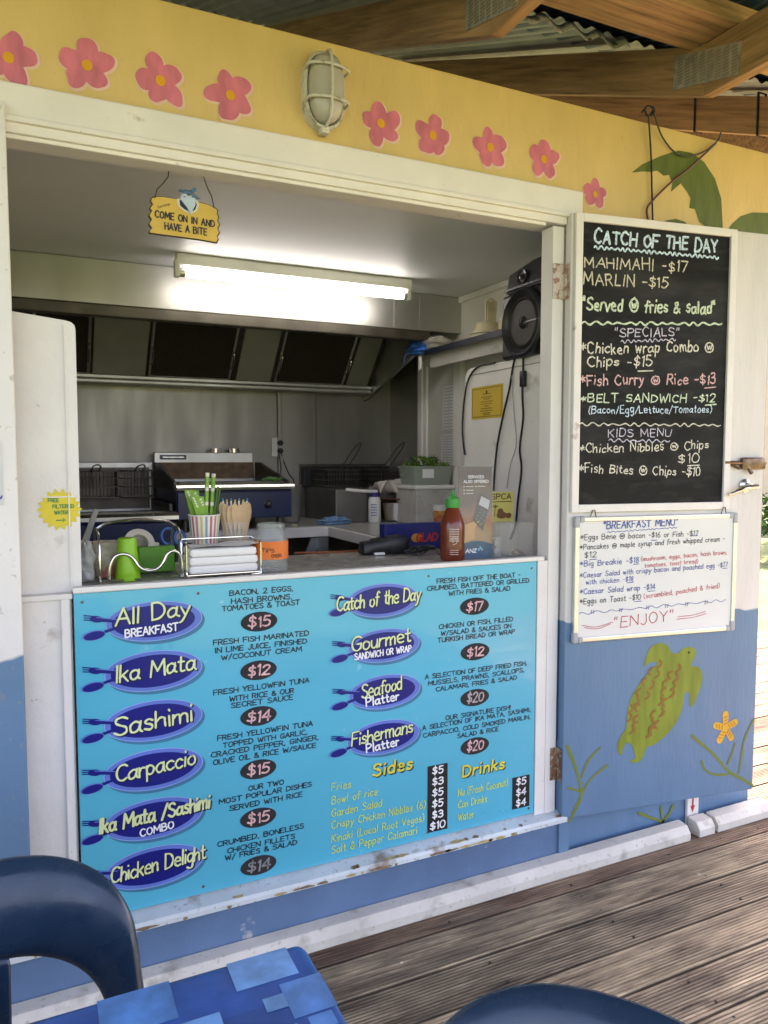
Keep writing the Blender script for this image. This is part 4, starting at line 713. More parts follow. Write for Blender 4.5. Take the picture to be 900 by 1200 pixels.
solo(mb, 'star_notice', [mat('star_yellow', (.66, .54, .05), .7, var=.06, scale=30), mat('star_green_ink', (.03, .22, .06), .6)], tuple(PT.pt(cu, cv - .05)), 'yellow star shaped paper notice in green ink on the white partition', 'notice')

# ================================================================== kitchen: hood, light, benches, cookers
hood = thing('range_hood', 'stainless steel extractor hood with black mesh filters across the kitchen', 'range hood', (.8, 1.32, 1.775))
mb = MB(); mb.box((-.498, 1.302, 2.035), (1.997, 1.32, CZ - .002), bev=.002); mb.box((1.76, 1.300, 2.04), (1.764, 1.302, 2.20)); mb.box((1.62, 1.300, 2.04), (1.623, 1.302, 2.20)); mb.build('front_panel', steel, hood)
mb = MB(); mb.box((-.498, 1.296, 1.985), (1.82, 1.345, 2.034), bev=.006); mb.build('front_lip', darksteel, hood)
mb = MB(); mb.prism([(1.812, 1.346, 1.975), (1.812, 1.346, 2.20), (1.812, 2.115, 2.20), (1.812, 2.115, 1.745), (1.812, 2.0, 1.775)], (.02, 0, 0)); mb.build('end_panel', steel, hood)
mb = MB(); mb.box((-.498, 1.985, 1.778), (1.811, 2.118, 1.803), bev=.008); mb.box((-.498, 1.98, 1.803), (1.811, 1.995, 1.822), bev=.004); mb.build('gutter', steel, hood)
HPl = Pl((0, 2.0, 1.822), (1, 0, 0), (0, -.20, .215)); hx = lambda a, b: HPl.px(a, b)[0]
Mh = Matrix((HPl.u, HPl.v, HPl.n)).transposed().to_4x4(); Mh.translation = HPl.o
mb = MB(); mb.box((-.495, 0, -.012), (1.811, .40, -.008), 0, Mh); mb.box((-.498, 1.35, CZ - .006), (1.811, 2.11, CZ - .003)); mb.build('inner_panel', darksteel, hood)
steelpan = mat('hood_panel_steel', (.30, .30, .26), .45, .35, var=.2, scale=3, rvar=.08)
for x0, x1, fl in ((40, 105, 1), (108, 170, 0), (173, 270, 1), (277, 318, 0), (322, 405, 1), (409, 434, 0)):
    a, b = hx(x0, 440), hx(x1, 440); mb = MB()
    if fl:
        mb.box((a + .012, .008, -.006), (b - .012, .36, .002), 0, Mh)
        for p, q in (((a, 0), (a + .013, .37)), ((b - .013, 0), (b, .37)), ((a + .013, 0), (b - .013, .012)), ((a + .013, .355), (b - .013, .37))): mb.box((p[0], p[1], -.007), (q[0], q[1], .008), 1, Mh, .002)
        nx = int((b - a) / .011)
        for i in range(1, nx): mb.box((a + i * .011, .012, .002), (a + i * .011 + .0025, .355, .004), 2, Mh)
        for i in range(1, 31): mb.box((a + .013, i * .0112, .0022), (b - .013, i * .0112 + .0022, .0046), 2, Mh)
        f_ = mb.build('filter', [filt, steel, mat('greasy_mesh', (.075, .058, .042), .5, .4)], hood)
        for u, n_ in (((b - .008), 1), ((a + .008), -1)):
            mb = MB(); mb.tube(smooth([Mh @ Vector((u, .09, .006)), Mh @ Vector((u, .095, .03)), Mh @ Vector((u, .14, .034)), Mh @ Vector((u, .185, .03)), Mh @ Vector((u, .19, .006))]), .0042, 6); mb.build('handle', chrome, f_)
    else: mb.box((a, .0, -.006), (b, .37, .003), 0, Mh, .002); mb.build('blank_panel', steelpan, hood)

tube = thing('fluorescent_light', 'lit white fluorescent tube in a batten on the kitchen ceiling', 'light', (1.08, 1.14, 2.13))
ta, tb_ = U(205, 319, 'z', 2.145), U(478, 345, 'z', 2.145); ty = (ta.y + tb_.y) / 2
mb = MB(); mb.box((ta.x, ty - .022, 2.168), (tb_.x + .02, ty + .03, CZ - .001), bev=.006); mb.build('batten', whiteplastic, tube)
mb = MB(); mb.tube([(ta.x + .035, ty, 2.141), (tb_.x - .015, ty, 2.141)], .0165, 16); mb.build('lamp_tube', mat('lit_tube', (.9, .9, .9), .3, emit=(.92, 1.0, .98), estr=2.9), tube)
for x0, x1 in ((ta.x - .006, ta.x + .014), (tb_.x, tb_.x + .02)):
    mb = MB(); mb.box((x0, ty - .017, 2.122), (x1, ty + .017, 2.19), bev=.004); mb.build('lamp_holder', whiteplastic, tube)
for x0, x1 in ((ta.x + .012, ta.x + .036), (tb_.x - .016, tb_.x + .002)):
    mb = MB(); mb.tube([(x0, ty, 2.141), (x1, ty, 2.141)], .0168, 14); mb.build('end_cap', alu, tube)

counter = thing('serving_counter', 'grey laminate serving counter with pale front edge behind the menu sign', 'counter', (.8, .25, FZ))
mb = MB(); mb.box((.092, -.001, 1.035), (1.546, .475, 1.067)); mb.build('worktop', counterm, counter)
mb = MB(); mb.box((.090, -.016, 1.0675), (1.530, .012, 1.0815), bev=.003); mb.box((.09, -.012, 1.0665), (1.53, -.0115, 1.0672)); mb.build('edge_strip', white, counter)
mb = MB(); mb.box((.094, .004, FZ), (1.510, .024, 1.034)); mb.build('front_panel', white, counter)
for x in (.10, 1.3): mb = MB(); mb.box((x, .44, FZ), (x + .045, .47, 1.034)); mb.build('leg', white, counter)
bench = thing('kitchen_bench', 'white corner workbench in the kitchen carrying the cookers and tubs', 'bench', (1.2, 1.6, FZ))
mb = MB(); mb.box((-.49, 1.486, 1.03), (1.998, 2.118, 1.07), bev=.002); mb.box((1.358, .49, 1.0295), (1.996, 1.4855, 1.0695), bev=.002); mb.build('worktop', benchm, bench)
mb = MB(); mb.box((-.49, 1.468, 1.018), (1.340, 1.4855, 1.066), bev=.003); mb.box((1.341, .49, 1.018), (1.3575, 1.4855, 1.066), bev=.003); mb.build('edge_strip', white, bench)
for x, y in ((1.30, 1.5), (.9, 1.5), (1.38, .52), (0, 1.5)):
    mb = MB(); mb.box((x, y, FZ), (x + .05, y + .05, 1.018)); mb.build('leg', steel, bench)
mb = MB(); mb.prism([(1.18, 1.52, .80), (1.235, 1.52, .80), (1.325, 1.52, 1.015), (1.27, 1.52, 1.015)], (0, .02, 0)); mb.build('brace', steel, bench)

grid_ = thing('griddle', 'blue and stainless bench griddle with splashback under the hood', 'griddle', (.86, 1.72, 1.07))
gx0, gx1 = .595, 1.135
mb = MB(); mb.box((gx0, 1.43, 1.13), (gx1, 2.05, 1.262), bev=.004); mb.build('body', navy, grid_)
mb = MB(); mb.box((gx0 + .004, 1.412, 1.128), (gx1 - .004, 1.429, 1.252), bev=.003); mb.build('control_panel', navy, grid_)
for x in (gx0 + .13, gx1 - .12):
    mb = MB(); mb.lathe([(.02, 0), (.02, .004), (.015, .006), (.013, .022), (0, .023)], (x, 1.411, 1.19), 16, 0, T(0, 0, 0, R(90))); mb.build('knob', blackgloss, grid_)
mb = MB(); pr = [(1.43, 1.256), (1.402, 1.256), (1.390, 1.262), (1.388, 1.274), (1.396, 1.284), (1.43, 1.288)]; mb.prism([(gx0 - .004, a, b) for a, b in pr], (gx1 - gx0 + .008, 0, 0)); mb.build('front_rail', mat('polished_steel', (.74, .74, .68), .25, 1, var=.06), grid_)
mb = MB(); mb.box((gx0 + .006, 1.432, 1.2625), (gx1 - .006, 2.0, 1.285)); mb.box((gx0 + .02, 1.45, 1.286), (gx1 - .03, 1.465, 1.298)); mb.build('hot_plate', darksteel, grid_)
for x0 in (gx0 - .003, gx1 - .009):
    mb = MB(); mb.prism([(x0, 1.46, 1.263), (x0, 2.03, 1.263), (x0, 2.03, 1.385), (x0, 1.95, 1.385), (x0, 1.46, 1.297)], (.012, 0, 0)); mb.build('splash_guard', darksteel, grid_)
mb = MB(); mb.box((gx0 - .004, 2.03, 1.263), (gx1 - .02, 2.075, 1.437), bev=.004); mb.prism([(gx0 + .01, 2.0, 1.30), (gx0 + .01, 2.029, 1.385), (gx0 + .01, 2.029, 1.30)], (gx1 - gx0 - .03, 0, 0), 1); mb.build('splashback', [steel, mat('burnt_steel', (.10, .065, .04), .6, .5, var=.4, scale=20)], grid_)
mb = MB(); mb.box((gx0 + .025, 2.026, 1.400), (gx0 + .16, 2.0295, 1.424), bev=.001); P = Pl((0, 2.026, 0), (1, 0, 0), (0, 0, 1)); squiggle(mb, P, (gx0 + .04, 1.412), (gx0 + .148, 1.412), .003, 12, .003, .001, 1); mb.build('badge', [navy, alu], grid_)
for x in (gx0 + .32, gx0 + .42):
    mb = MB(); mb.lathe([(.032, 0), (.032, .022), (.028, .022), (.028, 0)], (x, 2.055, 1.437), 20); mb.build('flue_ring', chrome, grid_)
for x in (gx0 + .03, gx1 - .06):
    for y in (1.47, 1.98): mb = MB(); mb.lathe([(.018, 0), (.018, .06)], (x + .015, y, 1.07), 12); mb.build('foot', darksteel, grid_)
tg = MB(); tg.tube(smooth([(1.0, 1.45, 1.302), (1.03, 1.43, 1.312), (1.06, 1.44, 1.302), (1.10, 1.47, 1.31)]), .008); tg.box((1.02, 1.435, 1.303), (1.07, 1.455, 1.316), bev=.005)
solo(tg, 'tongs', mat('green_tongs', (.06, .15, .04), .5), (1.03, 1.44, 1.29), 'green handled tongs lying on the griddle front edge', 'tongs')

def wire_basket(name, label, c, sx, sy, sz, hdir, group):
    t = thing(name, label, 'fryer basket', c, 0, group); x0, x1, y0, y1, z0, z1 = -sx / 2, sx / 2, -sy / 2, sy / 2, 0, sz
    mb = MB()
    for z, r in ((z1, .004), (z1 * .72, .002), (z1 * .4, .002), (z0, .0025)): mb.tube([(x0, y0, z), (x1, y0, z), (x1, y1, z), (x0, y1, z)], r, 5, closed=True)
    n = int(sx / .016)
    for i in range(1, n): x = x0 + sx * i / n; mb.tube([(x, y0, z1), (x, y0, z0), (x, y1, z0), (x, y1, z1)], .0012, 4)
    n = int(sy / .016)
    for i in range(1, n): y = y0 + sy * i / n; mb.tube([(x0, y, z1), (x0, y, z0), (x1, y, z0), (x1, y, z1)], .0012, 4)
    mb.build('mesh', darksteel, t, True); mb = MB(); hd = Vector(hdir)
    for s in (-1, 1): a = Vector((s * .018, y0, z1)); mb.tube([a + Vector((0, 0, -.06)), a, a + hd * .75, a + hd + Vector((-s * .012, 0, 0))], .0032, 6)
    mb.tube([Vector((-.006, y0, z1)) + hd, Vector((.006, y0, z1)) + hd], .0034, 6); mb.build('handle', darksteel, t, True); return t
fr = thing('deep_fryer', 'low blue fronted deep fryer with chrome rail beside the partition', 'deep fryer', (.3, 1.6, 1.07))
fx0, fx1 = -.05, .583
mb = MB(); mb.box((fx0, 1.36, 1.075), (fx1, 2.06, 1.135), bev=.003); mb.box((fx0, 1.36, 1.135), (fx1, 1.46, 1.15)); mb.box((fx0, 2.03, 1.135), (fx1, 2.06, 1.385), 1, None, .003); mb.box((fx0 + .02, 2.02, 1.15), (fx1 - .02, 2.029, 1.36), 0); mb.box((fx0, 1.46, 1.135), (fx0 + .02, 2.03, 1.2)); mb.box((fx1 - .012, 1.46, 1.135), (fx1, 2.03, 1.2)); mb.build('body', [darksteel, steel], fr)
mb = MB(); pr = [(1.36, 1.130), (1.318, 1.130), (1.300, 1.142), (1.300, 1.158), (1.318, 1.170), (1.36, 1.176)]; mb.prism([(fx0, a, b) for a, b in pr], (fx1 - fx0, 0, 0)); mb.build('front_rail', MATS['polished_steel'], fr)
mb = MB(); mb.box((fx0 + .01, 1.335, .95), (fx1 - .008, 1.359, 1.128), bev=.003); mb.build('front_panel', navy, fr)
wire_basket('fryer_basket', 'dark wire fryer basket hung behind the blue front, nearer the partition', (.29, 1.93, 1.215), .20, .16, .13, (0, -.14, .03), 'wire fryer baskets')
wire_basket('fryer_basket', 'dark wire fryer basket hung behind the blue front, nearer the griddle', (.49, 1.93, 1.215), .16, .16, .13, (0, -.14, .03), 'wire fryer baskets')
f2 = thing('deep_fryer', 'steel twin bench fryer in the far kitchen corner below the wall', 'deep fryer', (1.68, 1.85, 1.07))
mb = MB(); mb.box((1.432, 1.60, 1.071), (1.636, 2.08, 1.245), bev=.003); mb.box((1.645, 1.604, 1.071), (1.93, 2.08, 1.243), 0, None, .003); mb.build('body', mat('dull_steel', (.22, .21, .19), .42, .85, var=.2), f2)
mb = MB(); mb.box((1.40, 2.0815, 1.071), (1.95, 2.0995, 1.374), bev=.002); mb.box((1.41, 2.03, 1.246), (1.95, 2.0805, 1.36), 1, None, .004); mb.build('splashback', [darksteel, black], f2)
wire_basket('fryer_basket', 'long handled wire basket in the corner fryer, left of the pair', (1.55, 1.90, 1.252), .2, .22, .09, (.06, -.10, .145), 'long handled fryer baskets')
wire_basket('fryer_basket', 'long handled wire basket in the corner fryer, right of the pair', (1.80, 1.90, 1.252), .2, .22, .09, (.07, -.10, .15), 'long handled fryer baskets')

ou = thing('power_outlet', 'double power outlet with two black plugs on the steel wall', 'power outlet', (1.27, BY, 1.44))
a = U(318, 535, 'y', BY - .001); b = U(332, 513, 'y', BY - .001); mb = MB(); mb.box((a.x, BY - .012, a.z), (b.x, BY - .001, b.z), bev=.003); mb.build('plate', whiteplastic, ou)
mb = MB()
for k in (.3, .72): mb.lathe([(.017, 0), (.016, .02), (.010, .03), (0, .031)], (a.x + (b.x - a.x) * .66, BY - .012, a.z + (b.z - a.z) * k), 14, 0, T(0, 0, 0, R(90)))
mb.build('plug', black, ou)
for i, pts in enumerate(([(329, 530), (334, 545), (339, 556), (344, 563), (342, 569)], [(327, 531), (329, 548), (328, 560), (332, 568)])):
    mb = MB(); mb.tube(smooth([U(x, y, 'y', BY - .03) for x, y in pts]), .004, 6); mb.build('power_cord', black, ou)

# shelf with clutter, cupboard and loudspeaker on the right
SHX = 1.79; s0 = U(600, 383, 'x', SHX); s1 = U(497, 410, 'x', SHX); sz = (s0.z + s1.z) / 2
shelf = thing('wall_shelf', 'narrow white wall shelf with dark edge above the kitchen window', 'shelf', (1.9, .9, sz - .03))
mb = MB(); mb.box((SHX, .5, sz - .012), (RX - .002, 1.30, sz), bev=.002); mb.build('board', white, shelf)
mb = MB(); mb.box((SHX - .006, .5, sz - .028), (SHX - .0005, 1.30, sz - .001)); mb.build('edge_band', mat('dark_blue_edge', (.01, .014, .03), .5), shelf)
mb = MB(); mb.box((SHX + .03, .5, sz - .085), (SHX + .05, 1.30, sz - .013)); mb.build('support_rail', mat('grey_rail', (.42, .41, .38), .6, dirt=(.2, .18, .15)), shelf)
tgx = U(492, 425, 'x', SHX - .008); mb = MB(); mb.box((SHX - .009, tgx.y - .02, tgx.z - .035), (SHX - .0075, tgx.y + .012, tgx.z + .03)); mb.build('paper_tag', paper, shelf)
mb = MB(); bp = U(497, 398, 'x', SHX + .03); rb = random.Random(4)
def blob(c, rx, ry, rz, amp, fr_, mi, nu=26, nv=16):
    c = Vector(c); ph = [rb.uniform(0, 6) for _ in range(6)]
    def f(a, b):
        q, p = 2 * math.pi * a, math.pi * (b - .5); n_ = Vector((math.cos(p) * math.cos(q), math.cos(p) * math.sin(q), math.sin(p)))
        k = 1 + amp * (math.sin(fr_ * q + ph[0] + 3 * p) + math.sin(fr_ * 1.7 * p + ph[1]) * .8 + abs(math.sin(2 * q + fr_ * p + ph[2])) * .8)
        return c + Vector((n_.x * rx * k, n_.y * ry * k, max(n_.z * rz * k, -rz * .8)))
    return f
mb.grid(blob((SHX + .07, bp.y - .02, sz + .034), .07, .12, .038, .12, 5, 0), 30, 18, 0); mb.grid(blob((SHX + .012, bp.y + .03, sz + .018), .04, .075, .034, .18, 6, 1), 26, 16, 1)
mb.tube(smooth([(SHX - .01, bp.y + .05, sz + .01), (SHX - .04, bp.y + .07, sz - .01), (SHX - .045, bp.y + .08, sz - .06)]), .003, 6, 1)
solo(mb, 'plastic_bag', [mat('clear_film', (.62, .60, .55), .15, alpha=.55, bump=.5, bscale=30), mat('blue_film', (.04, .17, .62), .25, bump=.5, bscale=40)], (SHX + .06, bp.y, sz), 'crumpled clear and blue plastic bag at the far end of the shelf', 'plastic bag')
ap = U(568, 386, 'x', SHX + .06); ml = thing('mixer_base', 'old cream kitchen appliance with upright handle standing on the shelf', 'appliance', (SHX + .075, ap.y, sz))
mb = MB(); mb.lathe([(.074, 0), (.076, .012), (.074, .024), (.060, .034), (.058, .038), (.054, .060), (.046, .066), (0, .068)], (0, 0, 0), 26); mb.build('base', cream, ml, True)
mb = MB(); mb.tube([(-.03, -.03, .066), (-.032, -.035, .15), (-.015, -.042, .165), (.01, -.046, .15), (.01, -.04, .066)], .006, 8); mb.box((-.03, -.048, .11), (.008, -.034, .118)); mb.box((-.028, -.044, .07), (.006, -.038, .15)); mb.build('handle', cream, ml, True)
mb = MB(); mb.lathe([(.077, .010), (.077, .0135)], (0, 0, .002), 26); mb.build('rubber_band', black, ml, True)
mb = MB(); mb.lathe([(0, 0), (.035, .002), (.046, .02), (.046, .045), (.036, .062), (0, .066)], (SHX + .08, ap.y - .16, sz), 20); solo(mb, 'bowl', cream, (SHX + .08, ap.y - .16, sz), 'small upturned cream bowl on the shelf next to the loudspeaker', 'bowl')
CX_ = 1.70; cp = thing('cupboard', 'tall white cupboard with rounded top corner carrying the loudspeaker', 'cupboard', (1.82, .45, FZ))
pts = [(.095, FZ), (.775, FZ), (.775, 1.74), (.768, 1.762), (.750, 1.778), (.728, 1.784), (.095, 1.784)]
mb = MB(); mb.prism([(CX_, a, b) for a, b in pts[::-1]], (RX - CX_ - .022, 0, 0)); mb.build('body', white, cp, bevel=.004)
mb = MB(); mb.box((CX_ - .0015, .11, 1.752), (CX_ - .0002, .74, 1.756)); mb.build('seam', mat('seam_shadow', (.3, .28, .25), .8), cp)
sp = thing('loudspeaker', 'black loudspeaker with round woofer standing on the white cupboard', 'loudspeaker', (1.79, .33, 1.785))
mb = MB(); mb.box((-.105, -.17, 0), (.16, .15, .245), bev=.012); mb.prism([(-.11, -.17, .25), (-.10, .13, .25), (-.085, .13, .325), (-.085, -.02, .350), (-.085, -.17, .358)], (.22, 0, 0)); mb.box((-.095, -.15, .244), (.13, .12, .252)); mb.build('cabinet', black, sp, True, bevel=.004)
Ms = T(0, 0, 0, 0, R(-90)); cS = (-.105, -.005, .122)
mb = MB(); mb.lathe([(.128, -.006), (.128, .016), (.118, .024), (.098, .012), (.096, .006)], cS, 36, 0, Ms); mb.build('baffle_ring', mat('speaker_ring', (.016, .017, .019), .4), sp, True)
mb = MB(); mb.lathe([(.096, .010), (.086, .016), (.080, .008), (.03, -.004 + .003), (.028, .004), (.020, .012), (.0, .016)], cS, 32, 0, Ms); mb.build('woofer_cone', mat('woofer_paper', (.018, .014, .011), .6), sp, True)
mb = MB(); mb.lathe([(.026, .006), (.018, .016), (0, .020)], (cS[0] - .001, cS[1], cS[2]), 20, 0, Ms); mb.box((-.118, -.1, .119), (-.112, -.03, .124)); mb.build('dust_cap', blackgloss, sp, True)
mb = MB(); mb.lathe([(.03, 0), (.028, .004), (.012, -.004 + .002), (.008, .008), (0, .01)], (-.103, .02, .295), 20, 0, Ms); mb.box((-.112, -.16, .256), (-.100, .12, .264)); mb.build('tweeter', blackgloss, sp, True)
def cpx(x, y, h=.004): return U(x, y, 'x', CX_ - h)
for pts, r, lb in (([(605, 415), (601, 430), (597, 455), (590, 485), (583, 520), (580, 548), (578, 575)], .0042, 'thick black cable hanging from the loudspeaker down to the yellow card'), ([(613, 412), (613, 430), (612, 460), (613, 490), (609, 525), (611, 550), (607, 585), (604, 615), (598, 632)], .0042, 'black cable with inline block dropping from the loudspeaker to the coin box'), ([(600, 440), (602, 480), (605, 520), (598, 545), (594, 572)], .0022, 'thin grey cable hanging on the cupboard between two black ones'), ([(580, 425), (560, 430), (549, 445), (544, 470), (542, 500), (543, 520), (545, 533)], .0042, 'black cable curving around the cupboard edge by the window papers')):
    mb = MB(); mb.tube(smooth([cpx(x, y, .007) for x, y in pts]), r, 7)
    if 'inline' in lb: q = cpx(613, 444, .012); mb.box(q - Vector((.009, .013, .030)), q + Vector((.008, .013, .030)), bev=.004)
    solo(mb, 'cable', greyplastic if 'grey' in lb else black, tuple(cpx(*pts[-1], .007)), lb, 'cable')
CPL = Pl((CX_, 0, 0), (0, -1, 0), (0, 0, 1)); cer = thing('certificate', 'yellow printed certificate taped to the side of the white cupboard', 'certificate', tuple(cpx(571, 492, .002)))
a, b = CPL.px(553, 492), CPL.px(590, 449); mb = MB(); mb.prism([CPL.pt(a[0], a[1], .0008), CPL.pt(b[0], a[1], .0008), CPL.pt(b[0], b[1], .0008), CPL.pt(a[0], b[1], .0008)], CPL.n * .0012); mb.build('sheet', mat('yellow_card', (.60, .40, .05), .6, var=.05), cer)
mb = MB(); m_ = .009
ribbon(mb, CPL, [(a[0] + m_, a[1] + m_), (b[0] - m_, a[1] + m_)], .0022, .003, 0); ribbon(mb, CPL, [(a[0] + m_, b[1] - m_), (b[0] - m_, b[1] - m_)], .0022, .003, 0); ribbon(mb, CPL, [(a[0] + m_, a[1] + m_), (a[0] + m_, b[1] - m_)], .0022, .0031, 0); ribbon(mb, CPL, [(b[0] - m_, a[1] + m_), (b[0] - m_, b[1] - m_)], .0022, .0031, 0)
cw = (a[0] + b[0]) / 2; hh = b[1] - a[1]; ellipse(mb, CPL, (cw, b[1] - .026), .006, .008, .003, 0, 10)
for k, (z, ww) in enumerate(((.24, .035), (.34, .05), (.40, .028), (.48, .055), (.55, .05), (.62, .02), (.69, .05), (.76, .06), (.83, .035), (.88, .03))): squiggle(mb, CPL, (cw - ww * .8, b[1] - hh * z), (cw + ww * .8, b[1] - hh * z), .0012, 12, .0018, .003)
mb.build('print', mat('certificate_ink', (.10, .065, .01), .7), cer)
WPl = Pl((RX - .0085, 0, 0), (0, -1, 0), (0, 0, 1))
for (x0, y0, x1, y1, lb) in ((519, 449, 543, 505, 'ruled paper list taped to the window pane, the upper of two'), (517, 508, 541, 552, 'ruled paper list taped to the window pane, the lower of two')):
    a, b = WPl.px(x0, y1), WPl.px(x1, y0); mb = MB(); mb.prism([WPl.pt(a[0], a[1], .0006), WPl.pt(b[0], a[1], .0006), WPl.pt(b[0], b[1], .0006), WPl.pt(a[0], b[1], .0006)], WPl.n * .001); n = 14
    for i in range(n):
        z = b[1] - (b[1] - a[1]) * (i + .8) / n
        for c0, c1 in ((.06, .3), (.36, .62), (.7, .92)): squiggle(mb, WPl, (a[0] + (b[0] - a[0]) * c0, z), (a[0] + (b[0] - a[0]) * c1, z), .002, 7, .0022, .0022, 1)
    for c0 in (.33, .66): ribbon(mb, WPl, [(a[0] + (b[0] - a[0]) * c0, a[1] + .01), (a[0] + (b[0] - a[0]) * c0, b[1] - .01)], .003, .0024, 1)
    solo(mb, 'price_list', [sheetpaper, mat('grey_ink', (.20, .20, .21), .8)], tuple(WPl.pt((a[0] + b[0]) / 2, a[1], .001)), lb, 'paper list', 'paper lists on the window')

# ================================================================== things on the kitchen bench
BZ = 1.071
def bpos(x, y, z=BZ): q = U(x, y, 'z', z); return (q.x, q.y, z)
q = bpos(439, 612); t = thing('shaker_bottle', 'white plastic bottle with purple cap standing by the steel pot', 'bottle', q)
mb = MB(); mb.lathe([(0, 0), (.030, 0), (.033, .006), (.033, .12), (.026, .134), (.0, .135)], n=22); mb.build('bottle', whiteplastic, t, True); mb = MB(); mb.lathe([(.028, .134), (.028, .152), (.024, .155), (0, .155)], n=20); mb.build('cap', mat('purple_cap', (.035, .02, .16), .4), t, True)
Pb = Pl(Vector(q) + Vector((-.017, -.029, 0)), (.86, -.5, 0), (0, 0, 1)); mb = MB(); 
for i in range(5): squiggle(mb, Pb, (-.014, .095 - i * .014), (.014, .095 - i * .014), .002, 4, .003, .004)
mb.build('label_print', mat('blue_print', (.10, .13, .35), .6), t)
mb = MB(); a = Vector(q) + Vector((-.02, -.01, .162)); mb.tube(smooth([a + Vector((-.14, .02, .012)), a + Vector((-.06, .01, .004)), a + Vector((.03, 0, 0))]), .009, 8); solo(mb, 'spatula', whiteplastic, tuple(a), 'white plastic spatula resting across the purple capped bottle', 'spatula')
q = bpos(466, 611); t = thing('steel_pot', 'round stainless steel mixing pot beside the purple capped bottle', 'pot', (q[0] + .02, q[1] + .05, BZ))
mb = MB(); mb.lathe([(0, 0), (.085, 0), (.10, .01), (.112, .10), (.118, .104), (.112, .106), (.10, .10), (.08, .02), (0, .015)], n=36); mb.build('pot_body', mat('pot_steel', (.55, .52, .47), .2, 1, var=.08), t, True)
mb = MB(); mb.lathe([(0, .0), (.06, .0), (.13, .014), (.134, .020), (.128, .019), (.06, .006), (0, .006)], n=36); solo_ = Vector((q[0] + .02, q[1] + .05, BZ + .106)); mb.v = [v + solo_ for v in mb.v]; solo(mb, 'plate', mat('terracotta_plate', (.17, .06, .04), .5), tuple(solo_), 'dark red plate laid over the steel pot as lid', 'plate')
mb = MB(); rb = random.Random(11); s2 = solo_ + Vector((-.02, -.02, .02))
def crumple(a, b):
    x = (a - .5) * .26; y = (b - .5) * .18; z = .045 + .035 * math.sin(9 * a + 4 * b) + .03 * abs(math.sin(6 * b + 7 * a)) + .05 * a * (1 - b); return s2 + Vector((x, y, max(.004, z - .02)))
mb.grid(crumple, 14, 12, 0, False); solo(mb, 'crumpled_paper', mat('wrapping_paper', (.58, .52, .46), .8, var=.1), tuple(s2), 'crumpled sheet of greaseproof paper on the red plate', 'paper', solid=.001)
q = bpos(404, 612); t = thing('oil_bottle', 'squeeze bottle half full of yellow oil beside the corner fryer', 'bottle', q)
mb = MB(); mb.lathe([(.030, .05), (.030, .115), (.026, .128), (.020, .132), (.018, .140), (.006, .146), (.004, .172), (0, .174)], n=20); mb.build('bottle', mat('milky_plastic', (.42, .43, .38), .35), t, True); mb = MB(); mb.lathe([(0, 0), (.029, 0), (.030, .004), (.030, .05), (0, .05)], n=20); mb.build('oil', mat('yellow_oil', (.24, .17, .02), .2), t, True)
q = bpos(392, 614); rb = random.Random(5); mb = MB(); mb.grid(blob((q[0], q[1], BZ + .012), .075, .05, .022, .16, 6, 0), 32, 18); solo(mb, 'cleaning_cloth', mat('blue_cloth', (.13, .26, .42), .9, var=.4, scale=90), q, 'crumpled blue and white cleaning cloth on the bench corner', 'cloth')
q = bpos(340, 612); mb = MB(); mb.lathe([(0, 0), (.045, 0), (.05, .004), (.062, .19), (.065, .195), (.060, .193), (.048, .01), (0, .008)], q, 28); mb.lathe([(0, .010), (.048, .010), (.054, .09), (0, .09)], q, 24, 1); solo(mb, 'measuring_jug', [mat('cloudy_plastic', (.30, .31, .27), .3, trans=.4), mat('jug_contents', (.20, .20, .17), .5)], q, 'cloudy plastic measuring jug standing right of the griddle', 'jug')
for x in (347.5, 352): 
    q = bpos(x - 8, 617); mb = MB(); mb.lathe([(0, 0), (.016, 0), (.018, .004), (.012, .008), (0, .010)], (q[0] - .05 + (x - 347) * .012, q[1] + .02, BZ), 14); solo(mb, 'bottle_cap', cream, (q[0] - .05 + (x - 347) * .012, q[1] + .02, BZ), 'small cream cap lying on the bench below the jug, %s of two' % ('left' if x < 350 else 'right'), 'cap', 'cream caps on the bench')
# white chest with a tub of herbs on it
e0, e1 = bpos(455 / 2.727 + 320, 611), bpos(541, 609); ex0 = 1.72; ey = 1.30
mb = MB(); pA = U(487, 569, 'y', ey); pB = U(487, 609, 'y', ey); ez1 = pA.z; ex = pA.x
t = thing('storage_box', 'white plastic storage box with lid standing on the bench', 'storage box', (ex + .14, ey + .12, BZ))
mb = MB(); mb.box((ex + .008, ey + .006, BZ), (RX - .035, ey + .24, ez1 - .022), bev=.006); mb.build('box_body', mat('scuffed_white_plastic', (.50, .49, .44), .5, var=.08, dirt=(.3, .27, .22), dscale=12, dlo=.5, dhi=.75), t); mb = MB(); mb.box((ex, ey, ez1 - .0215), (RX - .031, ey + .246, ez1), bev=.006); mb.build('lid', whiteplastic, t)
t = thing('plastic_tub', 'clear plastic tub of green herbs on top of the white box', 'tub', (ex + .12, ey + .12, ez1 + .001)); pC = U(487, 547, 'y', ey + .02); th = pC.z - ez1
def rrect(x, y, r=.02, n=5):
    o = []
    for cx_, cy_, a0 in ((x - r, y - r, 0), (-x + r, y - r, 90), (-x + r, -y + r, 180), (x - r, -y + r, 270)): o += [(cx_ + r * math.cos(R(a0 + 90 * i / n)), cy_ + r * math.sin(R(a0 + 90 * i / n))) for i in range(n + 1)]
    return o
def loft(mb, rings, mi=0, cap0=True, cap1=False):
    n = len(rings[0]); vs = [v for r in rings for v in r]; fs = [(i * n + j, i * n + (j + 1) % n, (i + 1) * n + (j + 1) % n, (i + 1) * n + j) for i in range(len(rings) - 1) for j in range(n)]
    if cap0: fs.append(list(range(n))[::-1])
    if cap1: fs.append(list(range((len(rings) - 1) * n, len(rings) * n)))
    mb.add(vs, fs, mi, True)
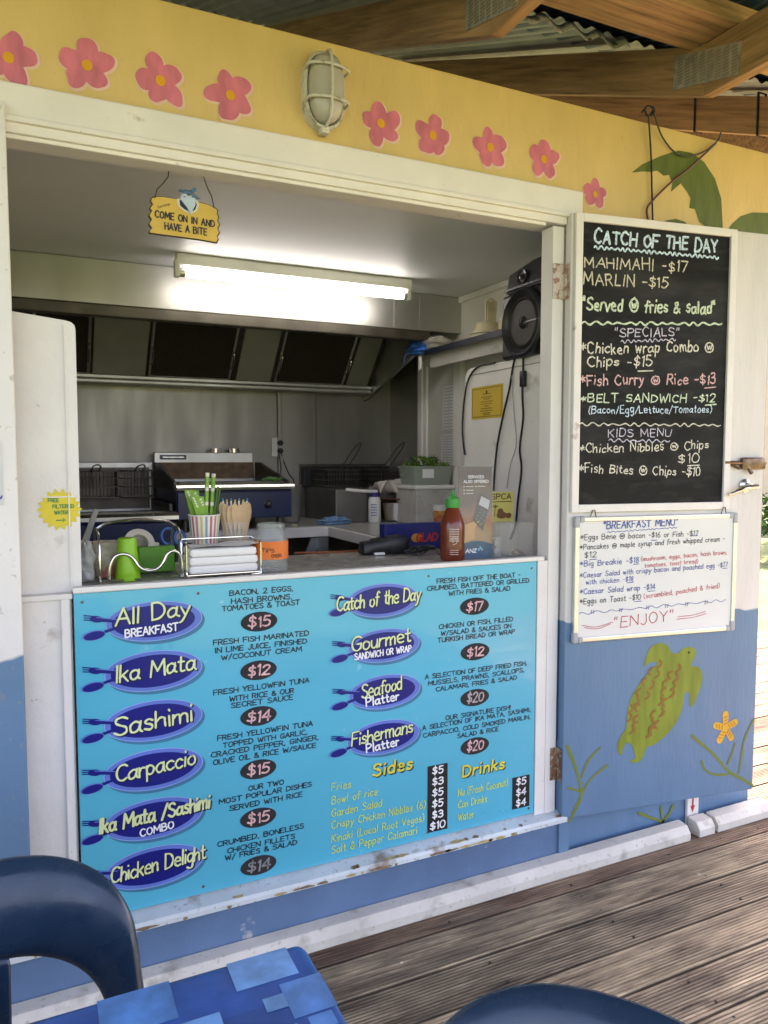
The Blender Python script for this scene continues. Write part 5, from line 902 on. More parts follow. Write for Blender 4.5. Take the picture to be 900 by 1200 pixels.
def rb_ring(x, y, z, r=.02): return [(a, b, z) for a, b in rrect(x, y, r)]
mb = MB(); loft(mb, [rb_ring(.105, .085, 0), rb_ring(.118, .098, th), rb_ring(.124, .104, th + .002), rb_ring(.124, .104, th - .004), rb_ring(.115, .095, th - .004), rb_ring(.102, .082, .003)], 0, True, True); mb.build('tub_body', mat('tub_plastic', (.42, .48, .40), .2, alpha=.5), t, True)
mb = MB(); mb.box((-.07, -.1005, th * .38), (-.005, -.0985, th * .86), 0, T(0, 0, 0, R(-7)) if False else None); mb.build('label', paper, t, True)
mb = MB(); rb = random.Random(8)
for i in range(420):
    c = Vector((rb.uniform(-.095, .095), rb.uniform(-.08, .08), rb.uniform(.02, th + .048))); 
    if c.z > th + .02 and abs(c.x) > .075: continue
    M = Matrix.Translation(c) @ Euler((rb.uniform(-1.2, 1.2), rb.uniform(-1.2, 1.2), rb.uniform(0, 6.3))).to_matrix().to_4x4(); s = rb.uniform(.008, .016)
    mb.add([M @ Vector(v) for v in ((-s, 0, 0), (-.3 * s, s * .6, .2 * s), (s, 0, 0), (-.3 * s, -s * .6, .2 * s))], [(0, 1, 2, 3)], rb.choice((0, 0, 1)))
mb.build('herbs', [mat('herb_green', (.10, .22, .025), .6), mat('herb_dark', (.04, .11, .015), .6)], t, True)
q = U(516, 611, 'y', 1.0); q = (q.x, 1.0, BZ); zt_ = U(516, 592, 'y', 1.0).z - BZ; mb = MB()
t = thing('noodle_cup', 'white red and yellow food cup standing in front of the white box', 'food cup', q); mb.lathe([(0, 0), (.026, 0), (.034, zt_ - .004), (.037, zt_), (.033, zt_), (.026, .01), (0, .01)], n=24); mb.build('cup', whiteplastic, t, True)
mb = MB(); mb.lathe([(.0275, .012), (.0330, zt_ * .8)], (0, 0, 0), 24); [mb.lathe([(.0276 + .0004, .012), (.0334, zt_ * .8)], (0, 0, 0), 24, 0)]; mb.build('print', mat('noodle_print', (.55, .38, .06), .5, var=.5, scale=60, dirt=(.45, .03, .02), dscale=30, dlo=.5, dhi=.55), t, True)

# ================================================================== things on the serving counter
KZ = 1.068
def kpos(x, y, z=KZ): q = U(x, y, 'z', z); return Vector((q.x, q.y, z))
# chrome caddy and its contents
a = kpos(120, 681); b = kpos(190, 676); t = thing('wire_caddy', 'chrome wire caddy with wavy front rail near the white partition', 'caddy', tuple((a + b) / 2))
x0, x1, y0, y1 = a.x - .008, U(212, 676, 'y', .20).x - .01, .125, .29
mb = MB()
for x, zz in ((x0, .0), (x1, .0)):
    for y, s in ((y0, -1), (y1, 1)): pass
    mb.tube(smooth([(x, y0, KZ + .003), (x, y0, KZ + .07), (x, y0 + .02, KZ + .125), (x, (y0 + y1) / 2, KZ + .140), (x, y1 - .02, KZ + .125), (x, y1, KZ + .07), (x, y1, KZ + .003)]), .0032, 8)
mb.tube(smooth([(x0, (y0 + y1) / 2, KZ + .14), (x0 + .03, (y0 + y1) / 2, KZ + .155), ((x0 + x1) / 2, (y0 + y1) / 2, KZ + .162), (x1 - .03, (y0 + y1) / 2, KZ + .155), (x1, (y0 + y1) / 2, KZ + .14)]), .0042, 8)
mb.tube([(x0, y0, KZ + .004), (x1, y0, KZ + .004), (x1, y1, KZ + .004), (x0, y1, KZ + .004)], .003, 6, closed=True)
mb.build('frame', chrome, t); mb = MB(); wf = lambda k, z: (x0 + (x1 - x0) * k, y0 - .004, KZ + z)
mb.tube(smooth([wf(.10, .01), wf(.12, .045), wf(.18, .07), wf(.28, .076), wf(.38, .066), wf(.46, .04), wf(.56, .028), wf(.68, .030), wf(.76, .046), wf(.82, .07), wf(.90, .078), wf(.97, .068), wf(1.0, .045), wf(1.0, .004)]), .0046, 10); mb.build('wavy_rail', chrome, t)
green = mat('lime_plastic', (.20, .48, .015), .35)
q = kpos(150, 679); q.y = .155; q.x = U(150, 679, 'y', .155).x; mb = MB(); mb.lathe([(.034, 0), (.035, .004), (.033, .010), (.0335, .012), (.031, .03), (.0245, .115), (.022, .117), (0, .117)], q, 30); solo(mb, 'plastic_cup', green, tuple(q), 'lime green plastic cup turned upside down in the caddy', 'cup')
gx = U(180, 660, 'y', .25); mb = MB(); mb.box((gx.x - .045, .235, KZ + .004), (gx.x + .06, .285, KZ + .078), bev=.004); mb.box((gx.x - .035, .2335, KZ + .034), (gx.x + .04, .2345, KZ + .044)); solo(mb, 'plastic_basket', mat('green_plastic', (.07, .27, .02), .4), (gx.x, .26, KZ + .004), 'dark green plastic box in the caddy behind the lime cup', 'box')
gx = U(124, 650, 'y', .22); t = thing('food_carton', 'printed noodle carton standing at the left end of the caddy', 'carton', (gx.x, .225, KZ + .004)); mb = MB(); mb.lathe([(0, 0), (.030, 0), (.038, .095), (.040, .098), (.036, .098), (0, .090)], n=24); mb.build('carton', mat('carton_print', (.50, .45, .36), .6, var=.4, scale=30, dirt=(.40, .07, .02), dscale=14, dlo=.48, dhi=.54), t, True)
gx = U(163, 632, 'y', .265); mb = MB(); Mt = T(gx.x, .275, KZ + .085, R(62), R(12), 0); mb.lathe([(.026, -.010), (.043, -.010), (.044, -.004), (.044, .010), (.026, .010), (.026, -.010)], (0, 0, 0), 30, 0, Mt); mb.box((.03, -.012, -.008), (.058, .012, .008), 0, Mt, .004); solo(mb, 'tape_roll', mat('cream_tape', (.50, .46, .39), .45), (gx.x, .275, KZ + .045), 'cream roll of tape lying on the caddy contents', 'tape')
mb = MB(); ga = U(197, 624, 'y', .30); Ms_ = T(ga.x, .31, ga.z - .012, R(80)); mb.tube([Ms_ @ Vector((.018 * math.cos(k), .024 * math.sin(k), 0)) for k in [i * math.pi / 8 for i in range(16)]], .005, 8, closed=True); gb = U(210, 632, 'y', .31); mb.tube([Ms_ @ Vector((.034 + .015 * math.cos(k), -.006 + .020 * math.sin(k), .006)) for k in [i * math.pi / 8 for i in range(16)]], .005, 8, closed=True); mb.box((ga.x + .01, .305, KZ + .03), (ga.x + .018, .312, ga.z - .03)); solo(mb, 'scissors', mat('blue_handle', (.01, .10, .32), .35), (ga.x, .31, KZ + .02), 'blue handled scissors stuck into the right end of the caddy', 'scissors')
ba = U(101, 668, 'y', .17); rb = random.Random(15); mb = MB(); mb.grid(blob((ba.x, .185, KZ + .05), .024, .035, .052, .12, 4, 0), 24, 20); mb.grid(blob((ba.x, .17, KZ + .016), .021, .03, .018, .08, 3, 0), 20, 12); solo(mb, 'cutlery_bag', mat('crinkled_film', (.66, .67, .66), .18, alpha=.6, bump=.8, bscale=30), (ba.x, .18, KZ), 'crinkled clear plastic bag between the partition and the caddy', 'plastic bag')
kb = [U(95, 648, 'y', .22), U(113, 597, 'y', .22)]; mb = MB(); dv = (kb[1] - kb[0]); nn = Vector((-dv.z, 0, dv.x)).normalized() * .010; mb.prism([kb[0] - nn, kb[1] - nn * .7, kb[1] + nn * .7, kb[0] + nn], (0, .006, 0)); solo(mb, 'plastic_spatula', mat('dark_grey_plastic', (.22, .22, .21), .5), tuple(kb[0]), 'grey plastic blade leaning against the partition above the clear bag', 'spatula', bevel=.002)
# napkin holder
a, b = U(217, 677, 'y', .11), U(303, 672, 'y', .11); nx0, nx1, ny0, ny1 = a.x, b.x, .085, .20
nh = U(260, 641, 'y', .11).z - KZ
t = thing('napkin_holder', 'chrome wire napkin holder on the counter under the striped cup', 'napkin holder', ((nx0 + nx1) / 2, .14, KZ)); mb = MB()
for x in (nx0, nx1):
    mb.tube([(x, ny0, KZ + .014), (x, ny0, KZ + nh + .012), (x, ny0 + .006, KZ + nh + .018), (x, ny1 - .006, KZ + nh + .018), (x, ny1, KZ + nh + .012), (x, ny1, KZ + .014)], .0024, 7)
    mb.tube([(x + (.028 if x == nx0 else -.028), ny0 - .004, KZ + .004), (x, ny0 - .004, KZ + .006), (x, ny0, KZ + .02)], .0024, 7)
for y, z in ((ny0, KZ + .010), (ny1, KZ + .010), (ny1, KZ + nh + .018)): mb.tube([(nx0, y, z), (nx1, y, z)], .0022, 7)
mb.build('wire_frame', chrome, t)
napm = mat('napkin_paper', (.74, .73, .71), .85, var=.03); mb = MB(); rb = random.Random(21); N_ = 3
for i in range(N_):
    z0 = KZ + .013 + i * (nh - .012) / N_; d = (nh - .012) / N_ - .0008; j = [rb.uniform(-.003, .003) for _ in range(4)]
    mb.box((nx0 + .010 + j[0], ny0 - .006 + j[1], z0), (nx1 - .010 + j[2], ny1 - .006 + j[3], z0 + d), bev=.007)
zt2 = KZ + nh + .0025; mb.grid(lambda u, v: Vector((nx0 + .012 + (nx1 - nx0 - .016) * u, ny0 - .004 + (ny1 - ny0 - .006) * v, zt2 + .002 + .012 * max(0, u - .55) * (1.2 - v) + .003 * math.sin(6 * u + 3 * v))), 12, 6, 0, False)
solo(mb, 'napkin_stack', napm, ((nx0 + nx1) / 2, .14, KZ + .012), 'stack of white paper napkins lying in the wire holder', 'napkins')
# striped cup of straws and paper bags
cz0 = KZ; q = U(240, 640, 'y', .27); q = Vector((q.x, .27, KZ)); ch_ = U(240, 604, 'y', .27).z - KZ; rt_ = (U(259, 606, 'y', .27).x - U(222, 606, 'y', .27).x) / 2
t = thing('striped_cup', 'white paper cup with pastel stripes full of straws behind the napkins', 'cup', tuple(q)); mb = MB(); n = 40; z0 = 0
rng = [[(r * math.cos(2 * math.pi * i / n), r * math.sin(2 * math.pi * i / n), z) for i in range(n)] for r, z in ((rt_ * .62, 0), (rt_ * .66, .004), (rt_, ch_), (rt_ * 1.03, ch_ + .001), (rt_ * 1.03, ch_ + .004), (rt_ * .96, ch_ + .003), (rt_ * .62, .006))]
vs = [v for r in rng for v in r]; o_ = 0
for i in range(len(rng) - 1):
    for j in range(n):
        c4 = [rng[i][j], rng[i][(j + 1) % n], rng[i + 1][(j + 1) % n], rng[i + 1][j]]; mb.add(c4, [(0, 1, 2, 3)], (0 if (j % 2 == 0 or i != 1) else 1 + (j // 2) % 4), True)
mb.add(rng[0], [list(range(n))[::-1]], 0); mb.add(rng[-1], [list(range(n))], 0); mb.build('cup', [whiteplastic, mat('stripe_pink', (.55, .20, .22)), mat('stripe_yellow', (.55, .50, .16)), mat('stripe_blue', (.22, .32, .42)), mat('stripe_red', (.48, .14, .12))], t, True)
strawg = [mat('straw_green', (.17, .36, .03), .5, var=.1, scale=60), mat('straw_white', (.62, .64, .52), .5)]
def straw(name, base, top, r, group, label, mats, wrap=1):
    base = Vector(base); top = Vector(top); mb = MB(); n = 26; d = (top - base)
    for i in range(n):
        mi = wrap and (i % 4 == 1); mb.tube([base + d * (i / n), base + d * ((i + 1) / n)], r, 8, 1 if mi else 0, cap=(i in (0, n - 1)))
    return solo(mb, name, mats, tuple(base), label, 'straw', group)
fl = lambda x, y, yy: U(x, y, 'y', yy)
for (x, y, yy, r, lb) in ((243, 554, .27, .0062, 'left of the two tall green patterned straws in the striped cup'), (250.5, 555, .275, .0062, 'right of the two tall green patterned straws in the striped cup')):
    straw('paper_straw', (q.x + (x - 243) * .0016 - .002, yy, KZ + .008), fl(x, y, yy), r, 'tall green straws in the striped cup', lb, strawg)
for k, (x, y, yy) in enumerate(((255.5, 570, .265), (258, 572, .272))): straw('paper_straw', (q.x + .006 + k * .004, yy, KZ + .01), fl(x, y, yy), .0026, 'thin dark green straws in the striped cup', 'thin dark green straw at the right edge of the striped cup', [mat('straw_dark_green', (.05, .16, .02), .5), strawg[0]], 0)
for (xa, ya, xb, yb, yy, lb) in ((216, 574, 233, 606, .285, 'green and white patterned straw sleeve leaning out left of the striped cup'), (223, 581, 239, 606, .262, 'wide green and white leaf patterned straw sleeve at the front of the striped cup')):
    p1, p2 = fl(xa, ya, yy), fl(xb, ya + 1, yy); p3, p4 = fl(xb + 3, yb, yy), fl(xa + 8, yb, yy); mb = MB(); dn = Vector((0, 0, -.04)); mb.prism([p4 + dn, p3 + dn, p3, p2, p1, p4], (0, .008, 0), 0); Ps = Pl((0, yy, 0), (1, 0, 0), (0, 0, 1))
    for i in range(7):
        u = p1.x + (p2.x - p1.x) * (.25 + .5 * (i % 2)) + .004 * (i // 2) * .8; z = p1.z - .008 - .008 * (i // 2) - .004 * (i % 2)
        if z > p4.z + .001: ellipse(mb, Ps, (u, z), .0048, .0026, .001 + i * .0001, 1, 12, R(40 if i % 2 else -35))
    solo(mb, 'straw_sleeve', strawg, tuple((p3 + p4) / 2 + dn), lb, 'straw sleeve', 'green straw sleeves')
# clear cup of wooden spoons and striped straws
q = U(275, 640, 'y', .285); q = Vector((q.x, .285, KZ)); ch2 = U(275, 611, 'y', .285).z - KZ; r2_ = (U(292, 611, 'y', .285).x - U(259, 611, 'y', .285).x) / 2
mb = MB(); mb.lathe([(0, 0), (r2_ * .78, 0), (r2_, ch2), (r2_ * .97, ch2), (r2_ * .75, .004), (0, .004)], q, 28); solo(mb, 'clear_cup', clearplastic, tuple(q), 'clear cup of wooden spoons next to the striped cup', 'cup')
woodp = mat('birch_spoon', (.50, .34, .20), .7, var=.15, scale=30)
for k in range(9):
    a = R(200 + 160 * k / 8); bx = q.x + math.cos(a) * r2_ * .62; by = q.y + math.sin(a) * r2_ * .62; tx = q.x + math.cos(a) * r2_ * 1.02; ty_ = q.y + math.sin(a) * r2_ * .9; tz = fl(275, 588 + (k * 37 % 5), by).z
    mb = MB(); base = Vector((bx, by, KZ + .008)); top = Vector((tx, ty_, tz)); d = top - base; L0 = d.length; d.normalize(); s = Vector((1, 0, 0)).cross(d).normalized(); w_ = d.cross(s).normalized() if False else Vector((1, 0, 0))
    prof = [(0, .003), (.55, .0035), (.68, .006), (.78, .0095), (.88, .0105), (.96, .008), (1.0, .002)]
    mb.prism([base + d * (L0 * t_) - w_ * hw for t_, hw in prof] + [base + d * (L0 * t_) + w_ * hw for t_, hw in prof[::-1]], s * .0016)
    solo(mb, 'wooden_spoon', woodp, tuple(base), 'flat pale wooden spoon standing bowl up in the clear cup', 'spoon', 'wooden spoons in the clear cup')
for k in range(7):
    x = 261 + k * 4.8; yy = .292 + .006 * (k % 2); straw('striped_straw', (q.x + (k - 3) * .0055, yy, KZ + .008), fl(x, 584 + (k % 2) * 1.5, yy), .0032, 'striped paper straws in the clear cup', 'thin striped paper straw rising behind the wooden spoons', [mat('straw_cream', (.66, .64, .56), .6), [mat('straw_blue', (.05, .16, .36), .6), mat('straw_yellow', (.60, .42, .04), .6)][k % 2]])
# tips jar
q = kpos(318, 668); q.y = .115; q.x = U(318, 668, 'y', .115).x; jh = U(318, 613, 'y', .115).z - KZ; jr = (U(337, 645, 'y', .115).x - U(299, 645, 'y', .115).x) / 2
t = thing('tip_jar', 'open glass jar with an orange handwritten label on the counter', 'jar', tuple(q))
mb = MB(); mb.lathe([(0, 0), (jr * .92, 0), (jr, .008), (jr, jh * .68), (jr * .80, jh * .80), (jr * .78, jh * .83), (jr * .86, jh * .86), (jr * .78, jh * .89), (jr * .86, jh * .93), (jr * .80, jh), (jr * .74, jh), (jr * .72, jh * .82), (jr * .93, jh * .68), (jr * .93, .010), (jr * .8, .006), (0, .006)], n=40); mb.build('glass', glass, t, True)
mb = MB(); n = 24; rl = jr * 1.012; z0, z1 = jh * .30, jh * .66; mb.add([(rl * math.cos(R(150 + 200 * i / n)), rl * math.sin(R(150 + 200 * i / n)), z) for z in (z0, z1) for i in range(n + 1)], [(i, i + 1, n + 2 + i, n + 1 + i) for i in range(n)], 0, True)
class Cyl:
    def pt(s, a, b, h=0): k = -R(90) + R(-20) + a / rl; return Vector(((rl + .0006 + h * .3) * math.cos(k), (rl + .0006 + h * .3) * math.sin(k), b))
write(mb, Cyl(), "TIPS", (-.024, z0 + .022), (.012, z0 + .022), .010, .16, .001, 0, 1, .4); write(mb, Cyl(), "CHEERS", (.004, z0 + .007), (.034, z0 + .007), .009, .16, .001, 0, 1, .4)
mb.build('label', [mat('orange_label', (.72, .17, .03), .6), inkblack], t, True)
mb = MB(); rb = random.Random(2)
for i in range(6): mb.lathe([(.010, 0), (.010, .002), (0, .002)], (rb.uniform(-.018, .018), rb.uniform(-.018, .018), .0075 + i * .0022), 14, 0, T(0, 0, 0, rb.uniform(-.1, .1), rb.uniform(-.1, .1)))
for i, o_ in enumerate([0]): solo(MB().add([v + q for v in mb.v], mb.f, 0), 'coin_pile', mat('coin_metal', (.40, .34, .26), .35, .9), tuple(q + Vector((0, 0, .007))), 'few coins lying in the bottom of the glass jar', 'coins')
# card terminal, its cable, foil box
a, b = kpos(424, 650), kpos(481, 649); c_ = (a + b) / 2; tm = thing('card_terminal', 'black handheld card payment terminal lying face down on the counter', 'card terminal', (c_.x, c_.y + .02, KZ), R(-8)); hl = (b - a).length / 2
mb = MB(); loft(mb, [[(x_, yy * .036 * wd_, zz) for yy, zz in ((-1, z_ * .2), (-1, z_ * .75), (-.8, z_), (.8, z_), (1, z_ * .75), (1, z_ * .2), (.8, .002), (-.8, .002))] for x_, z_, wd_ in ((-hl, .030, .75), (-hl * .94, .042, .95), (-hl * .55, .046, 1), (-hl * .1, .052, 1), (hl * .3, .062, 1.05), (hl * .72, .066, 1.05), (hl * .96, .058, 1), (hl, .044, .9))], 0, True, True); mb.build('case', black, tm, True)
mb = MB(); mb.prism([(-hl * .5, -.034, .0475), (hl * .1, -.034, .057), (hl * .1, .034, .057), (-hl * .5, .034, .0475)], (0, 0, .002)); mb.build('battery_cover', blackgloss, tm, True)
mb = MB(); mb.box((-hl * .55, -.045, .001), (-hl * .1, -.028, .010), bev=.003); mb.build('paper_roll', whiteplastic, tm, True)
mb = MB(); rb = random.Random(6); base = U(492, 643, 'y', .30); base.z = KZ; pts = []
for i in range(34): k = i * .9; pts.append((base.x + .035 * math.sin(k * 1.3) + .012 * math.sin(k * 3.1) + .016 * (i / 34 - .5) * 4, base.y + .028 * math.cos(k), KZ + .006 + .020 * abs(math.sin(k * .7))))
mb.tube(smooth([(c_.x + hl * .9, c_.y + .01, KZ + .02)] + pts + [(base.x + .05, base.y - .05, KZ + .004)]), .0032, 7); solo(mb, 'tangled_cable', black, tuple(base), 'tangle of black cable between the card terminal and sauce bottle', 'cable')
a, b = U(451, 637, 'y', .42), U(537, 628, 'y', .42); gz = U(451, 615, 'y', .42).z; t = thing('cling_film_box', 'long blue box of cling film with red lettering behind the card terminal', 'box', ((a.x + b.x) / 2, .44, KZ)); mb = MB(); mb.box((a.x, .42, KZ + .001), (b.x + .03, .467, gz), bev=.002); mb.build('carton', mat('carton_blue', (.008, .015, .14), .35), t)
Pg = Pl((0, .42, 0), (1, 0, 0), (0, 0, 1)); mb = MB(); gm = (a.x + b.x) / 2 + .02; zc = (KZ + gz) / 2 - .004; ellipse(mb, Pg, (gm - .045, zc), .022, .016, .0008, 1); write(mb, Pg, "GLAD", (gm - .045, zc - .013), (gm + .04, zc - .013), .027, .26, .0016, .12, 0, .1); mb.build('lettering', [mat('carton_red', (.50, .03, .03), .4), mat('carton_orange', (.6, .25, .04), .4)], t); mb = MB(); write(mb, Pg, "Wrap", (a.x + .008, zc + .004), (a.x + .034, zc + .004), .010, .16, .001, 0, 2, .2); squiggle(mb, Pg, (a.x + .008, zc - .008), (a.x + .034, zc - .008), .002, 5, .002, .001, 2); mb.build('lettering', [mat('carton_red', (.50, .03, .03), .4), mat('carton_orange', (.6, .25, .04), .4), inkwhite], t)
mb = MB(); mb.tube(smooth([U(345, 648, 'z', KZ + .003), U(390, 647, 'z', KZ + .003), U(425, 645, 'z', KZ + .003)]), .0035, 6); solo(mb, 'orange_cord', mat('orange_cord', (.30, .08, .03), .6), tuple(U(390, 647, 'z', KZ + .003)), 'thin orange cord along the back edge of the counter', 'cord')
# hot sauce bottle
q = kpos(530, 655); q.y = .12; q.x = U(530, 655, 'y', .12).x; zz = lambda y: U(530, y, 'y', .12).z - KZ; br = (U(543, 640, 'y', .12).x - U(518, 640, 'y', .12).x) / 2
t = thing('sauce_bottle', 'red hot sauce squeeze bottle with green pointed cap on the counter', 'bottle', tuple(q)); zs = zz(612); zn = zz(594); zc_ = zz(583); ztp = zz(574)
saucem = mat('chilli_sauce', (.15, .026, .010), .25, var=.12, scale=30, coat=.3); mb = MB(); mb.lathe([(0, 0), (br * .9, 0), (br, .006), (br, zs * .4), (br * .97, zs * .5), (br, zs * .62), (br, zs * .93), (br * .9, zs * 1.04), (br * .55, zn - .008), (br * .42, zn)], n=32); mb.build('bottle', saucem, t, True)
capg = mat('cap_green', (.02, .28, .05), .4); mb = MB(); mb.lathe([(br * .56, zn - .002), (br * .58, zn + .002), (br * .56, zc_ - .004), (br * .36, zc_ + .002), (br * .18, zc_ + .008), (br * .12, ztp), (0, ztp + .001)], n=28); mb.build('cap', capg, t, True)
mb = MB(); rl = br + .0008
class Cy2:
    def pt(s, a, b, h=0): k = R(-112) + a / rl; return Vector(((rl + h * .2) * math.cos(k), (rl + h * .2) * math.sin(k), b))
C2 = Cy2()
for i in range(6): squiggle(mb, C2, (-.016, zs * (.84 - .06 * i)), (.016, zs * (.84 - .06 * i)), .0022, 5, .0022, .001)
ribbon(mb, C2, [(-.004, zs * .5), (-.008, zs * .6), (-.002, zs * .66), (.006, zs * .58), (.010, zs * .66), (.008, zs * .48), (-.004, zs * .44)], .003, .002)
for i in range(3): squiggle(mb, C2, (-.014, zs * (.30 - .055 * i)), (.014, zs * (.30 - .055 * i)), .0012, 6, .0015, .001)
mb.build('label_print', mat('bottle_print', (.55, .42, .38), .6), t, True)
# leaflet holder
LF = Pl((0, .135, 0), (1, -.05, 0), (0, .03, 1)); lo = LF.px(558, 650); l0, l1 = LF.px(538.5, 600)[0], LF.px(577.5, 600)[0]; zb_, zt_ = KZ + .003, LF.px(558, 546)[1]
t = thing('leaflet_stand', 'upright card payment leaflet in a clear stand on the counter', 'leaflet', tuple(LF.pt((l0 + l1) / 2, KZ))); vs_ = lambda k: zb_ + (zt_ - zb_) * k
mb = MB(); bands = [(0, .10, 0), (.10, .20, 1), (.20, .34, 2), (.34, .42, 3), (.42, .60, 4), (.60, 1, 5)]
leafm = bpy.data.materials.new('leaflet_print'); leafm.use_nodes = True
def leaf_nodes():
    nt = leafm.node_tree; N = nt.nodes; L = nt.links; b = N['Principled BSDF']; b.inputs['Roughness'].default_value = .3
    tc = N.new('ShaderNodeTexCoord'); sx = N.new('ShaderNodeSeparateXYZ'); L.new(tc.outputs['Generated'], sx.inputs[0]); nz = N.new('ShaderNodeTexNoise'); nz.inputs['Scale'].default_value = 3; L.new(tc.outputs['Generated'], nz.inputs['Vector'])
    ad = N.new('ShaderNodeMath'); ad.operation = 'MULTIPLY_ADD'; ad.inputs[1].default_value = .25; L.new(nz.outputs['Fac'], ad.inputs[0]); L.new(sx.outputs[2], ad.inputs[2])
    cr = N.new('ShaderNodeValToRGB'); e = cr.color_ramp.elements; e[0].position = .1; e[0].color = (.30, .20, .10, 1); e[1].position = 1.1; e[1].color = (.07, .05, .045, 1)
    for p, c in ((.42, (.34, .22, .12, 1)), (.52, (.32, .11, .05, 1)), (.60, (.25, .15, .12, 1)), (.72, (.13, .11, .11, 1)), (.88, (.14, .11, .08, 1))): q_ = e.new(p); q_.color = c
    L.new(ad.outputs[0], cr.inputs[0]); L.new(cr.outputs[0], b.inputs['Base Color'])
leaf_nodes()
mb.prism([LF.pt(l0, zb_), LF.pt(l1, zb_), LF.pt(l1, zt_), LF.pt(l0, zt_)], LF.n * -.002); lf = mb.build('leaflet', leafm, t)
lw = l1 - l0; lx = lambda k: l0 + lw * k; mb = MB(); fill(mb, LF, [(lx(0), vs_(.0)), (lx(1), vs_(.0)), (lx(1), vs_(.15))] + [(lx(1 - i / 10), vs_(.15 + .045 * math.sin(math.pi * i / 10))) for i in range(1, 10)] + [(lx(0), vs_(.15))], .0008, 0); mb.build('printed_base', mat('print_teal', (.01, .07, .14), .35), lf)
mb = MB(); write(mb, LF, "ANZ", (lx(.18), vs_(.07)), (lx(.50), vs_(.07)), .012, .24, .0016, .1, 0, .05); 
for k in range(3): ellipse(mb, LF, (lx(.62 + .045 * (k - 1)), vs_(.10 + (.02 if k == 1 else 0))), .003, .005, .0016 + k * .0001, 1, 12)
mb.build('lettering', [inkwhite, mat('print_sky', (.2, .5, .62), .4)], lf)
mb = MB(); fill(mb, LF, [(lx(.0), vs_(.25)), (lx(.12), vs_(.37)), (lx(.40), vs_(.40)), (lx(.52), vs_(.44)), (lx(.55), vs_(.40)), (lx(.46), vs_(.33)), (lx(.46), vs_(.22)), (lx(.2), vs_(.19)), (lx(0), vs_(.19))], .0010, 0)
mb.build('printed_hand', mat('print_skin', (.50, .30, .14), .4), lf)
mb = MB(); Q = lambda a, b: (lx(a), vs_(b)); fill(mb, LF, [Q(.40, .42), Q(.70, .30), Q(.95, .64), Q(.64, .72)], .0016, 0); fill(mb, LF, [Q(.58, .59), Q(.86, .53), Q(.92, .63), Q(.66, .68)], .0022, 1)
for i in range(3):
    for j in range(4): ellipse(mb, LF, Q(.50 + .09 * i + .055 * j, .435 - .025 * i + .032 * j), .0028, .0024, .0024, 2, 8)
ellipse(mb, LF, Q(.62, .37), .003, .0026, .0026, 3, 8); ellipse(mb, LF, Q(.55, .40), .003, .0026, .0026, 4, 8); mb.build('printed_terminal', [mat('print_grey', (.10, .105, .10), .4), mat('print_screen', (.42, .45, .46), .4), mat('print_key', (.22, .23, .22), .4), mat('print_green_key', (.12, .4, .05), .4), mat('print_yellow_key', (.6, .5, .05), .4)], lf)
mb = MB(); write(mb, LF, "SERVICES", (lx(.27), vs_(.875)), (lx(.74), vs_(.875)), .0085, .2, .0016, 0, 0, 0); mb.build('lettering', inkwhite, lf); mb = MB(); write(mb, LF, "ALSO OFFERED", (lx(.14), vs_(.825)), (lx(.88), vs_(.825)), .0085, .2, .0016, 0, 0, 0); mb.build('lettering', inkwhite, lf)
for x, z in ((.15, .785), (.50, .785), (.15, .745), (.15, .71)):
    mb = MB(); ellipse(mb, LF, (lx(x), vs_(z)), .0022, .0022, .0016, 0, 8); squiggle(mb, LF, (lx(x + .06), vs_(z)), (lx(x + .27), vs_(z)), .001, 6, .0013, .0016); mb.build('lettering', inkwhite, lf)
mb = MB(); mb.prism([LF.pt(l0 - .003, zb_ - .002, .003), LF.pt(l1 + .003, zb_ - .002, .003), LF.pt(l1 + .003, zt_ + .004, .003), LF.pt(l0 - .003, zt_ + .004, .003)], LF.n * .0015); a = LF.pt(l0, zb_ - .0025); b = LF.pt(l1, zb_ - .0025); mb.prism([a + Vector((0, -.012, 0)), b + Vector((0, -.012, 0)), b + Vector((0, .055, 0)), a + Vector((0, .055, 0))], (0, 0, .002)); mb.build('acrylic_stand', mat('acrylic', (.8, .8, .8), .05, alpha=.03, var=0), t)
# charity card and coin box
CD_ = Pl((0, .21, 0), (1, 0, 0), (0, 0, 1)); c0, c1 = CD_.px(570, 613), CD_.px(602, 576); t = thing('charity_card', 'yellow charity card with a brown dog picture behind the coin box', 'card', tuple(CD_.pt((c0[0] + c1[0]) / 2, KZ))); mb = MB(); mb.prism([CD_.pt(c0[0], c0[1]), CD_.pt(c1[0], c0[1]), CD_.pt(c1[0], c1[1]), CD_.pt(c0[0], c1[1])], CD_.n * -.003); cdm = mb.build('card', mat('pale_yellow_card', (.62, .54, .17), .5), t)
mb = MB(); mb.box((c0[0] + .02, .2135, KZ), (c0[0] + .06, .2165, c1[1] - .03)); mb.box((c0[0] + .02, .18, KZ), (c0[0] + .06, .25, KZ + .003)); mb.build('stand', clearplastic, t)
cx0 = CD_.px(574, 590)[0]; cw = c1[0] - cx0; chh = c1[1] - c0[1]; yy = lambda k: c0[1] + chh * k; mb = MB(); write(mb, CD_, "SPCA", (cx0 + cw * .06, yy(.76)), (cx0 + cw * .88, yy(.76)), .019, .16, .001, 0, 0, .1); squiggle(mb, CD_, (cx0 + cw * .08, yy(.68)), (cx0 + cw * .9, yy(.68)), .0016, 10, .0022, .001); mb.build('lettering', inkblack, cdm)
